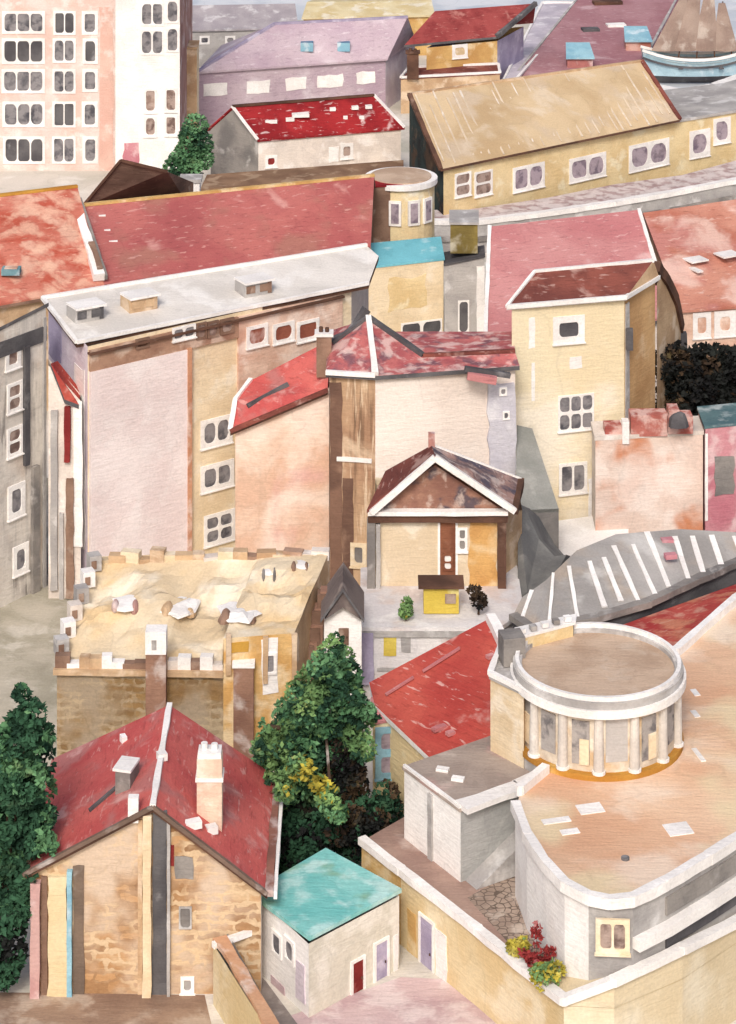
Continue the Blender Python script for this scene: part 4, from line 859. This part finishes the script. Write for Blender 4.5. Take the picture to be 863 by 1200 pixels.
# ---------------- Podium (retaining wall, cobbled yard)
ZP = 4.0
pod = [(424, 986), (470, 1022), (560, 1092), (640, 1158), (661, 1174), (720, 1152), (800, 1114), (868, 1080), (1100, 980), (1100, 900), (700, 900), (478, 955)]
pr = [P(x, y, ZP) for x, y in pod]
for i_, Yr in ((4, 128.2), (5, 128.0), (6, 130.5), (7, 134.0)): pr[i_] = Q(pod[i_][0], pod[i_][1], Yr)
pr[8] = at(P(1100, 980, 5), 5)
r = thing('podium_wall', 'ochre retaining wall with white coping and two lavender doorways around the sunken yard', 'retaining wall', G(560, 133))
PW = wc('butter_plaster', (222, 204, 160), (214, 186, 132), (234, 222, 190), .15, .16); PW2 = wc('parchment_plaster', (222, 206, 172), (210, 190, 152), (230, 220, 196), .12, .12)
MB().walls(pr, 0, [OCH, PW, PW, PW, PW2, PW2, PW2, PW2, PW2, PW2, PW2, PW2]).build('wall', r)
flat = [at(p, ZP) for p in pr]
m = MB()
for i in range(3, 8): m.poly([pr[i], pr[i+1], at(pr[i+1]+V((0, 3, 0)), pr[i+1].z), at(pr[i]+V((0, 3, 0)), pr[i].z)], PW2)
m.build('pavement', r)
MB().prism(flat, V((0, 0, -.03)), wc('brown_walkway', (176, 144, 128), (154, 122, 110), (198, 176, 164), .1, .25), PW).build('walkway', r)
m = MB()
for i in range(0, 8): m.bar(pr[i]+V((0, 0, .1)), pr[i+1]+V((0, 0, .1)), .55, .4, WHITE); m.cyl(pr[i+1]+V((0, 0, -.085)), .28, .4, WHITE, 10)
m.build('coping', r)
m = MB(); q = [P(x, y, ZP+.01) for x, y in ((548, 1052), (612, 1015), (640, 1110), (640, 1140), (610, 1120))]; m.poly(q, COB); m.build('cobbled_yard', r)
w7 = Wall(pr[1], pr[2]); door(r, w7, (494, 1078, 508, 1146), LAV, WHITE, 'lavender door in the ochre wall')
patch(r, w7, (511, 1092, 524, 1152), WHITE, 'white_panel', .06)
patch(r, w7, (478, 1068, 488, 1148), OCH, 'painted_strip', .03)
# pots at corner
for i, (x, y, sc_, mats, lb, ex) in enumerate(((607, 1124, .5, [LF5, LF5, LF3], 'low yellow flowering plant in a pot at the yard corner', 0), (629, 1138, .55, [wc('leaf_red', (170, 62, 58), (146, 46, 48)), MATS['leaf_red'], MATS['leaf_red']], 'upright red flowering plant in the yard corner', 1), (640, 1156, .75, [LF5, LF3, LF5], 'rounded olive yellow bush at the very tip of the yard', 0))):
    b = P(x, y, ZP); bl = [(b+V((0, 0, .5)), sc_), (b+V((sc_*.6, 0, .8)), sc_*.7), (b+V((-sc_*.6, 0, .7)), sc_*.6)]
    if ex: bl += [(b+V((0, 0, 1.1+k*.28)), .28) for k in range(5)]+[(b+V((.5+.2*k, 0, 1.0)), .26) for k in range(3)]+[(b+V((-.5-.15*k, 0, 1.0)), .26) for k in range(3)]
    t_ = tree('potted_plant', lb, b, bl, mats, 700, .13, .06, .8, cat='plant', group='plants in the corner of the sunken yard')
    m = MB(); m.cyl(b, .28, .45, SALR, 14, .36); m.build('pot', t_)
# ---------------- V white box building
ZV = 8.0
v = [P(474, 899, ZV), P(540, 948, ZV), P(610, 925, ZV), P(648, 905, ZV), P(575, 864, ZV)]
r, ro = block('white_box_house', 'white cube-like house with flat brownish grey roof beside the scarlet roof', 'house', v, ZP-.5, [WHITE, wc('shaded_side_grey', (172, 172, 170), (152, 154, 152), (196, 194, 190), .1, .25), LGREY, LGREY, LGREY], wc('grey_brown_roof', (168, 152, 140), (148, 132, 122), (196, 180, 168), .1, .25, c4=(182, 146, 138)), None)  # grey on the right face paints the shaded side of the white cube
w8 = Wall(v[0], v[1]); patch(r, w8, (503, 930, 508, 1010), LGREY, 'drainpipe', .12)
m = MB(); m.bar(v[1]+V((0, 0, .1)), v[2]+V((0, 0, .1)), 1.1, .3, WHITE); m.bar(v[2]+V((0, 0, .1)), v[3]+V((0, 0, .1)), 1.1, .3, WHITE); m.bar(v[0]+V((0, 0, .1)), v[1]+V((0, 0, .1)), .2, .16, WHITE); m.build('parapet', r)
w9 = Wall(v[1], v[2]); m = MB(); z0 = ZP; L9 = (v[2]-v[1]).length
m.prism([w9.pt(.3, z0+.02, .0), w9.pt(L9*.98, z0+.02, 0), w9.pt(L9*.98, 6.0, 0)], w9.n*1.1, LGREY); m.build('stair_flank', r)
for (x, y) in ((519, 904), (537, 915)): c = P(x, y, ZV); m = MB(); m.box(c, .7, .4, .2, WHITE, yaw=-.3); m.build('roof_patch', ro)
# ---------------- W scarlet roof house
q0, q1, q2, q3 = P(437, 801, 8), P(508, 888, 7), P(575, 727, 10.6), None
pl = (q0, q1, q2); ks = [q0, P(445, 828, 7.6), q1, on_plane(*pl, 582, 868), on_plane(*pl, 596, 785), q2]
ks[1] = on_plane(*pl, 444, 826)
r = thing('scarlet_roofed_house', 'yellow house with big scarlet roof and blue framed window beside the dark tree', 'house', G(520, 150))
MB().walls(ks, 0, [YEL, YEL, YEL, CREAM, CREAM, CREAM]).build('wall', r)
ro = MB().slab(ks, .3, RED2, WHITE, grow=.25).build('roof', r)
m = MB(); up = V((0, 0, .2)); m.bar(ks[5]+up, ks[4]+up+V((.3, 0, .3)), .6, .5, WHITE); m.bar(ks[4]+up, ks[3]+up, .4, .4, WHITE); m.build('verge', ro)
m = MB(); a = on_plane(*pl, 452, 818)+up; b = on_plane(*pl, 560, 750)+up; m.bar(a, a.lerp(b, .3), .14, .12, PINKR); m.bar(a.lerp(b, .4), a.lerp(b, .8), .14, .12, PINKR); m.build('ridge_tiles', ro)
for (x, y, s) in ((515, 856, 18), (528, 862, 10), (575, 772, 10)): c = on_plane(*pl, x, y); m = MB(); m.box(c+V((0, 0, .05)), s*.05, .35, .2, PINKR, yaw=.6); m.build('roof_patch', ro)
ww = Wall(ks[1], ks[2]); fr0 = MB()
window(r, Wall(G(441, ks[1].y-1.2), G(470, ks[1].y-1.0)), (440, 852, 468, 912), 1, 2, frame=BLUE, pane=PANEL, border=.3, gap=.25)
a, b = G(438, ks[1].y-1.0), G(480, ks[1].y-.8)
m = MB(); ta, tb = at(a, H-(600+846)*a.y/3000), at(b, H-(600+836)*b.y/3000); m.walls([ta, tb, tb+V((0, 1, 0)), ta+V((0, 1, 0))], 0, YEL); m.build('bay_wall', r)
m = MB(); m.slab([ta, tb, tb+V((0, 1.6, .6)), ta+V((0, 1.6, .6))], .15, PINKR); m.build('bay_roof', r)
# ---------------- X teal cabin
z = 4.0; k = [P(363, 1103, z), P(471, 1046, z), P(382, 998, z+.3), P(293, 1050, z+.1)]
r = thing('teal_roofed_cottage', 'small white cottage with flat turquoise painted roof and red door', 'cottage', G(375, 140))
inn = [P(362, 1106, z-.1), P(468, 1050, z-.1), P(382, 1004, z), P(305, 1054, z-.1)]
MB().walls(inn, 0, [wc('pale_shaded_wash', (214, 208, 190), (200, 196, 180), (230, 226, 214), .2, .3), WHITE, WHITE, WHITE]).build('wall', r)  # right wall of the white cottage: greyer wash paints its shade
ro = MB().prism(k, V((0, 0, .22)), TEAL).build('roof', r)
wx = Wall(inn[0], inn[1]); wy = Wall(inn[3], inn[0])
door(r, wx, (413, 1126, 425, 1166), REDW, WHITE, 'oxblood red door'); door(r, wx, (440, 1104, 453, 1150), LAV, WHITE, 'lavender door')
patch(r, wx, (461, 1096, 466, 1150), WHITE, 'corner_strip', .05)
window(r, wy, (319, 1092, 331, 1120), 1, 1, border=.2, sill=False); window(r, wy, (334, 1100, 346, 1128), 1, 1, border=.2, sill=False)
patch(r, wy, (348, 1128, 358, 1172), LAVW, 'door', .06); patch(r, wy, (318, 1150, 334, 1172), wc('faded_rose', (204, 178, 182), (190, 160, 166)), 'render_patch', .04)
# ---------------- Y garden wall bottom
r = thing('garden_wall', 'low ochre garden wall with orange coping slanting out of the bottom edge', 'wall', G(280, 130))
a, b, c = P(252, 1104, 3.2), P(262, 1096, 3.2), P(325, 1225, 3.2); a = P(250, 1106, 3.2)
MB().walls([a, c, P(340, 1225, 3.2), P(268, 1094, 3.2)], 0, [PW, PW, LGREY, LGREY]).build('wall', r)
m = MB(); m.bar(P(258, 1100, 3.25), P(333, 1225, 3.25), .7, .25, wc('orange_coping', (214, 162, 122), (198, 138, 100))); m.bar(P(250, 1108, 3.22), P(296, 1092, 3.22), .3, .3, WHITE); m.build('coping', r)
m = MB(); m.cyl(V((P(303, 1196, 0).x, P(303, 1196, 0).y-2.2, .1)), .3, 1.0, DGREY, 12, .2); m.build('downpipe_foot', r)
# grey passage
m = MB(); m.poly([P(262, 1100, .06), P(312, 1150, .06), P(360, 1215, .06), P(300, 1215, .06)], wc('grey_passage', (150, 138, 130), (128, 118, 114), (190, 182, 176), .15)); struct('alley', m)
# ---------------- J brick house with red roof
Yj = 136
L0, Rj, Ap = Q(36, 1022, Yj), Q(306, 1044, Yj), Q(180, 948, Yj)
zl, zr = L0.z, Rj.z; D_ = 11
Bp = V((Ap.x, Yj+D_, Ap.z)); LB = V((L0.x, Yj+D_+1, zl)); RB = V((Rj.x, Yj+D_+1, zr))
r = thing('brick_cottage', 'stone block cottage with red gabled roof, chimney and roof window, lower left', 'house', G(175, 141))
MB().walls([L0, Ap, Rj, RB, Bp, LB], 0, [BRICK2, BRICK2, PALE, BRICK, BRICK, PALE]).build('wall', r)
m = MB(); f = V((0, -.35, 0)); t = V((0, 0, .3)); l = V((-.35, 0, -.25)); rg = V((.35, 0, -.25))
a0, a1, a2, a3 = L0+f+l, Ap+f, Bp, LB+l; b0, b1 = Rj+f+rg, RB+rg
a0p = a0+t
m.poly([a0+t, a1+t, a2+t, a3+t], RED); m.poly([a1+t, b0+t, b1+t, a2+t], RED); m.poly([a0, a3, a2, a1], DBRN); m.poly([a1, a2, b1, b0], DBRN)
m.poly([a0, a1, a1+t, a0+t], DBRN); m.poly([a1, b0, b0+t, a1+t], DBRN); m.poly([b0, b1, b1+t, b0+t], DBRN); m.poly([a3, a0, a0+t, a3+t], DBRN); m.poly([b1, a2, a2+t, b1+t], DBRN); m.poly([a2, a3, a3+t, a2+t], DBRN)
ro = m.build('roof', r)
bars('ridge_tiles', ro, [(a1+t, a2+t, .34, .3, WHITE)])
m = MB(); m.bar(b0+t+V((.1, 0, 0)), b1+t+V((.1, 0, 0)), .45, .35, wc('brown_verge', (150, 100, 84), (122, 80, 70))); m.bar(b0+t+V((.42, 0, -.1)), b1+t+V((.42, 0, -.1)), .2, .4, WHITE); m.build('gutter', ro)
bars('verge', ro, [(a0+t, a1+t, .25, .2, wc('grey_brown_board', (128, 104, 90))), (a1+t, b0+t, .25, .2, MATS['grey_brown_board'])])
wj = Wall(L0, Rj)
patch(r, wj, (37, 1030, 48, 1166), wc('rosy_pilaster', (206, 164, 158), (190, 140, 138)), 'pilaster', .5); patch(r, wj, (49, 1026, 56, 1166), BRN, 'pilaster', .15)
patch(r, wj, (57, 1024, 79, 1164), PW, 'pilaster', .3); patch(r, wj, (79.3, 1018, 85, 1166), BLUE, 'pilaster', .34); patch(r, wj, (86, 1014, 99, 1166), wc('drab_brown', (128, 108, 92), (108, 92, 80)), 'pilaster', .08)  # drab brown strip at the edge of the stone blocks
patch(r, wj, (162, 960, 167, 1166), TAN, 'pilaster', .1); patch(r, wj, (168, 952, 178, 1168), CREAM, 'pilaster', .42); patch(r, wj, (179, 950, 196, 1168), DGREY, 'pilaster', .12); patch(r, wj, (196.3, 958, 200, 1166), LGREY, 'pilaster', .3)
patch(r, wj, (205, 1004, 226, 1030), GREY, 'stone_panel', .05); patch(r, wj, (200, 990, 204, 1014), REDW, 'render_patch', .05)
window(r, wj, (210, 1062, 225, 1088), 1, 1, frame=LGREY, pane=GREY, border=.15, sill=False); window(r, wj, (212, 1144, 228, 1164), 1, 1, frame=WHITE, pane=LGREY, border=.3)
plc = (a0+t, a1+t, a2+t); prc = (a1+t, b0+t, b1+t)
c = on_plane(*plc, 150, 915); m = MB(); m.box(c-V((0, .3, .6)), .85, 1.5, 1.6, GREY, yaw=-.25); sk = m.build('roof_window', ro); m = MB(); m.box(c+V((-.05, -.35, 1.0)), 1.05, 1.5, .14, WHITE, yaw=-.25); m.build('lid', sk)
m = MB(); p_, q_ = on_plane(*plc, 105, 952), on_plane(*plc, 140, 922); m.bar(p_+V((0, 0, .1)), q_+V((0, 0, .1)), .16, .18, DGREY); m.build('roof_ladder', ro)
c = on_plane(*prc, 246, 960); m = MB(); m.box(c-V((0, -.2, .6)), 1.35, 1.1, 4.0, wc('cream_rose_plaster', (226, 206, 180), (216, 180, 156), (234, 222, 206), .15, .5)); ch = m.build('chimney', ro)
m = MB(); m.box(c+V((0, .2, 2.2)), 1.5, 1.25, .2, WHITE); m.build('string_course', ch); m = MB(); m.box(c+V((0, .2, 3.4)), 1.25, 1.0, .3, WHITE); m.cyl(c+V((-.3, .2, 3.7)), .18, .35, WHITE, 10); m.cyl(c+V((.25, .2, 3.7)), .18, .3, WHITE, 10); m.build('chimney_cap', ch)
for (x, y, s) in ((190, 888, .5), (226, 968, .9), (248, 974, .6), (145, 868, .3)):
    cc = on_plane(*(prc if x > 180 else plc), x, y); m = MB(); m.box(cc-V((0, 0, .1)), s, .5, .4, WHITE, yaw=.4); m.build('roof_vent', ro)
cc = a1+t+V((-1.05, .3, -.9)); m = MB(); m.box(cc, .55, .5, 1.3, WHITE); m.build('kneeler', ro)
# ---------------- I bastion ruin
r = thing('ruined_bastion', 'broad sandy ruin with crumbling rubble top and stone block front wall', 'ruin', G(200, 163))
f0, f1 = P(67, 783, 6.3), P(262, 786, 6.3); g0, g1 = P(262, 748, 8.4), P(345, 742, 8.4); t0, t1 = P(118, 652, 9.2), P(387, 645, 9.6)
MB().walls([f0, f1], 0, BRICK).build('front_wall', r)
m = MB(); m.poly([at(g0, 0), at(g1, 0), g1, g0], wc('amber_plaster', (222, 180, 112), (206, 156, 86), (232, 212, 172), .25, .35)); m.build('side_wall', r)
m = MB(); m.poly([at(f1, 0), at(g0, 0), g0, f1], SAND); m.poly([at(g1, 0), at(t1, 0), t1, g1], TAN); m.poly([at(t0, 0), at(f0, 0), f0, t0], WHITE); m.poly([at(t1, 0), at(t0, 0), t0, t1], SAND); m.build('flank_wall', r)
m = MB(); NU, NV_ = 40, 16; grid = []
fl = [f0, f1, g0, g1]; 
def front(tu):
    if tu < .68: return f0.lerp(f1, tu/.68)
    if tu < .70: return f1.lerp(g0, (tu-.68)/.02)
    return g0.lerp(g1, (tu-.70)/.30)
for j in range(NV_+1):
    row = []
    for i in range(NU+1):
        tu, tv = i/NU, j/NV_; p = front(tu).lerp(t0.lerp(t1, tu), tv)
        k_ = math.sin(math.pi*tv)*(1 if 0 < i < NU else .2); p.z += k_*(noise.noise(p*.45)*.9+noise.noise(p*1.4)*.3)
        row.append(p)
    grid.append(row)
for j in range(NV_):
    for i in range(NU): m.poly([grid[j][i], grid[j][i+1], grid[j+1][i+1], grid[j+1][i]], SAND)
top = m.build('rubble_slope', r)
for i in range(15):
    p = f0.lerp(f1, (i+.5)/15)+V((0, .2, .0)); m = MB(); hh = random.uniform(.3, .9); m.box(p, random.uniform(.5, .95), .6, hh, random.choice([WHITE, PALE, TAN, BRN]), yaw=random.uniform(-.1, .1)); m.build('parapet_stone', r)
for i in range(17):
    p = t0.lerp(t1, (i+.3)/17)+V((0, -.3, -.15)); m = MB(); m.box(p+V((0, 0, -.25)), random.uniform(.7, 1.5), .7, random.uniform(.35, .95), random.choice([TAN, wc('umber_rubble', (176, 140, 116)), PALE, TAN, SAND]), yaw=random.uniform(-.3, .3)); m.build('parapet_stone', r)
for i, (x, y) in enumerate(((100, 682), (92, 712), (84, 738), (75, 765), (92, 690), (112, 666))):
    a = t0.lerp(f0, .12+.15*i)+V((-.1, 0, 0)); m = MB(); m.box(a, .8, .8, 1.0, random.choice([WHITE, PALE, LGREY]), yaw=.4); b_ = m.build('parapet_stone', r); m = MB(); m.box(a+V((.05, -.42, .2)), .34, .1, .5, BRN, yaw=.1); m.build('dark_niche', b_)
m = MB(); m.bar(f0+V((-.2, -.15, -.12)), f1+V((0, -.15, -.12)), .4, .35, TAN); m.build('coping', r)
def grid_at(px, py):
    best = min((q for row in grid for q in row), key=lambda q: (CX+q.x*F/q.y-px)**2+((H-q.z)*F/q.y-600-py)**2); return best
for (x, y, s, dk) in ((213, 712, 1.1, TAN), (283, 718, 1.2, BRN), (152, 708, .9, MATS['rosy_brown_plaster']), (352, 664, .6, BRN), (312, 668, .5, GREY)):
    c = grid_at(x, y)-V((0, 0, .4)); m = MB()
    m.lump(c+V((0, 0, .3)), s*1.1, s*1.3, s*.22, WHITE, s*9, 12, .6); rb = m.build('rubble_vault', top); m = MB(); m.lump(c+V((-s*.75, -s*.3, .1)), s*.3, .8, .52, dk, 2, 9, .6)
    m.build('dark_niche', rb); m = MB(); m.lump(c+V((s*.65, -s*.4, .05)), s*.26, .6, .46, dk, 5, 9, .6); m.build('dark_niche', rb)
wi = Wall(g0, g1); patch(r, wi, (307, 748, 326, 812), WHITE, 'white_niche', .06); window(r, wi, (309, 764, 324, 790), 1, 1, frame=WHITE, pane=PANE, off=.06, sill=False); patch(r, wi, (268, 752, 292, 764), GOLD, 'painted_band', .05)
for (x, y0, y1) in ((311, 745, 800), (268, 742, 790), (345, 742, 800)): patch(r, wi, (x-3, y0, x+3, y1), TAN, 'pilaster', .2)
chb = V((P(184, 786, 6.3).x, f0.y-.7, 3)); m = MB(); m.box(chb, 1.25, 1.0, 4.7, wc('stack_brown', (158, 118, 96), (130, 92, 76))); ch = m.build('chimney', r); m = MB(); m.box(chb+V((0, 0, 4.7)), 1.3, 1.1, 1.4, WHITE); m.box(chb+V((-.1, -.52, 5.0)), .3, .12, .6, GREY); m.build('chimney_cap', ch)
m = MB(); x_ = G(286, f0.y-.3); m.box(at(x_, 0), 1.25, 1.1, 6.7, MATS['stack_brown']); bt_ = m.build('buttress', r); m = MB(); m.box(at(x_, 6.7), 1.4, 1.2, .3, WHITE); m.build('buttress_cap', bt_)
# stair on its right flank
r = thing('stone_stair', 'brown stepped stair wall down the right flank of the sandy ruin', 'stair', G(362, 162)); m = MB()
s0, s1 = P(384, 690, 8.8), P(350, 790, 4.2)
for i in range(11):
    p = s0.lerp(s1, i/10); m.box(at(p, 0), .9, .95, p.z+.35*(i % 2), BRN if i % 2 else wc('stair_brown', (176, 136, 112), (150, 110, 92)))
m.build('steps', r)
# L small bell house
Yl = 163; r = thing('little_gatehouse', 'tiny white gatehouse with steep dark grey gabled roof above the big tree', 'gatehouse', G(402, 164))
a, b, ap = Q(380, 722, Yl), Q(424, 722, Yl), Q(402, 692, Yl)
MB().walls([a, ap, b, b+V((0, 3, 0)), ap+V((0, 3, 0)), a+V((0, 3, 0))], 0, WHITE).build('wall', r)
m = MB(); u = V((0, -.7, .18))
for s_, e_ in ((Q(376, 728, Yl), 1), (Q(427, 728, Yl), -1)):
    A_ = ap+u; B_ = s_+u; m.prism([A_, B_, B_+V((0, 4, 0)), A_+V((0, 4, 0))], V((0, 0, .25)), wc('weathered_grey_boards', (130, 116, 110), (104, 92, 90), (160, 146, 138), .05), DGREY)
ro = m.build('roof', r); m = MB(); m.prism([Q(381, 726, Yl-.5), Q(402, 690, Yl-.5), Q(423, 726, Yl-.5), Q(402, 712, Yl-.5)], V((0, .4, 0)), MATS['weathered_grey_boards']); m.build('gable_board', r)
door(r, Wall(a, b), (397, 736, 409, 756), BRN, None)
# ---------------- trees
bl = []
for (x, y, rad) in ((393, 752, .55), (388, 766, .8), (402, 772, .8), (376, 780, .8), (392, 786, 1.0), (408, 792, .9), (362, 798, .9), (382, 806, 1.2), (402, 812, 1.2), (414, 820, .8), (346, 812, .7), (360, 826, 1.3), (386, 836, 1.5), (408, 842, 1.1), (334, 832, .7), (342, 848, 1.3), (366, 858, 1.7), (394, 866, 1.5), (416, 862, .9), (314, 866, .7), (326, 868, 1.1), (348, 884, 1.7), (378, 894, 1.7), (306, 882, .6), (318, 894, 1.1), (340, 912, 1.5), (366, 924, 1.6), (326, 926, 1.1), (345, 940, 1.4), (428, 832, .6), (436, 842, .5), (426, 878, .8), (298, 872, .35), (310, 850, .4)):
    bl.append((Q(x, y, 148+random.uniform(-2.2, 2.2)), rad))
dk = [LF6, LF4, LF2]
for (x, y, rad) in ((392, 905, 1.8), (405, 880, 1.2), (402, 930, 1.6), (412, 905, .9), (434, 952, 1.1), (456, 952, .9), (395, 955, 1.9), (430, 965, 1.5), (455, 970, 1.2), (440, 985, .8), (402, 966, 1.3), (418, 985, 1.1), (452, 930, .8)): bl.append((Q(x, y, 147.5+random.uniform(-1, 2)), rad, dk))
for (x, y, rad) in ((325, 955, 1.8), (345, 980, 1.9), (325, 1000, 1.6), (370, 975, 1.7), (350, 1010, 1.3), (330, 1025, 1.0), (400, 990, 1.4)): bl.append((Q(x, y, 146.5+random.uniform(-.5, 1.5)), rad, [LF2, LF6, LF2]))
for (x, y, rad) in ((388, 940, .7), (376, 920, .45), (396, 952, .5), (333, 930, .45), (352, 900, .6)): bl.append((Q(x, y, 144.2), rad*1.3, [LF5, LF3, LF1]))
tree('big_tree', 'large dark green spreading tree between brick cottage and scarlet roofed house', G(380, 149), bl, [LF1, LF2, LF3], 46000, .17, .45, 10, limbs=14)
bl = []
for (x, y, rad) in ((25, 812, .5), (38, 835, .8), (22, 850, .9), (45, 862, .9), (12, 880, 1.4), (42, 890, 1.1), (25, 915, 1.5), (-5, 900, 1.5), (48, 925, .9), (10, 945, 1.7), (40, 955, 1.2), (20, 985, 1.7), (48, 990, .9), (0, 1010, 1.8), (28, 1020, 1.2), (5, 1050, 1.5), (20, 1060, .9), (-15, 970, 1.6), (-20, 1040, 1.6)):
    bl.append((Q(x, y, 136.8+random.uniform(-1, 1)), rad))
for (x, y, rad) in ((8, 1085, 1.2), (12, 1115, .9), (0, 1135, 1.1), (-20, 1100, 1.5)): bl.append((Q(x, y, 135.5), rad, [LF2, LF6, LF2]))
tree('tall_shrub_tree', 'tall green tree along the left edge beside the brick cottage', G(5, 137), bl, [LF1, LF2, LF2], 26000, .19, .3, 8, limbs=9)
# ------------------------------------------------------------------ camera, light
cam = bpy.data.cameras.new('camera'); co_ = bpy.data.objects.new('camera', cam); COL.objects.link(co_)
co_.location = (0, 0, H); co_.rotation_euler = (math.pi/2, 0, 0); cam.lens = 90; cam.sensor_width = 36; cam.shift_y = -1.0; cam.clip_end = 20000; cam.clip_start = 1
S.camera = co_
EL, AZ = 41, 188          # azimuth the sun stands at, clockwise from +Y (behind left)
el, az = math.radians(EL), math.radians(AZ)
sd = V((math.sin(az)*math.cos(el), math.cos(az)*math.cos(el), math.sin(el)))
sl = bpy.data.lights.new('sun', 'SUN'); so = bpy.data.objects.new('sun', sl); COL.objects.link(so)
sl.energy = 1.5; sl.angle = math.radians(12); sl.color = (1, .97, .94); so.rotation_euler = (-sd).to_track_quat('-Z', 'Y').to_euler()
W = bpy.data.worlds.new('World'); S.world = W; W.use_nodes = True; nt = W.node_tree
sk = nt.nodes.new('ShaderNodeTexSky'); sk.sky_type = 'NISHITA'; sk.sun_disc = False; sk.sun_elevation = el; sk.sun_rotation = az; sk.dust_density = 5; sk.ozone_density = .3; sk.air_density = .8
nt.links.new(sk.outputs[0], nt.nodes['Background'].inputs[0]); nt.nodes['Background'].inputs[1].default_value = .14
S.view_settings.view_transform = 'Standard'; S.view_settings.look = 'None'; S.view_settings.gamma = 1; S.view_settings.exposure = .04
S.render.engine = 'CYCLES'
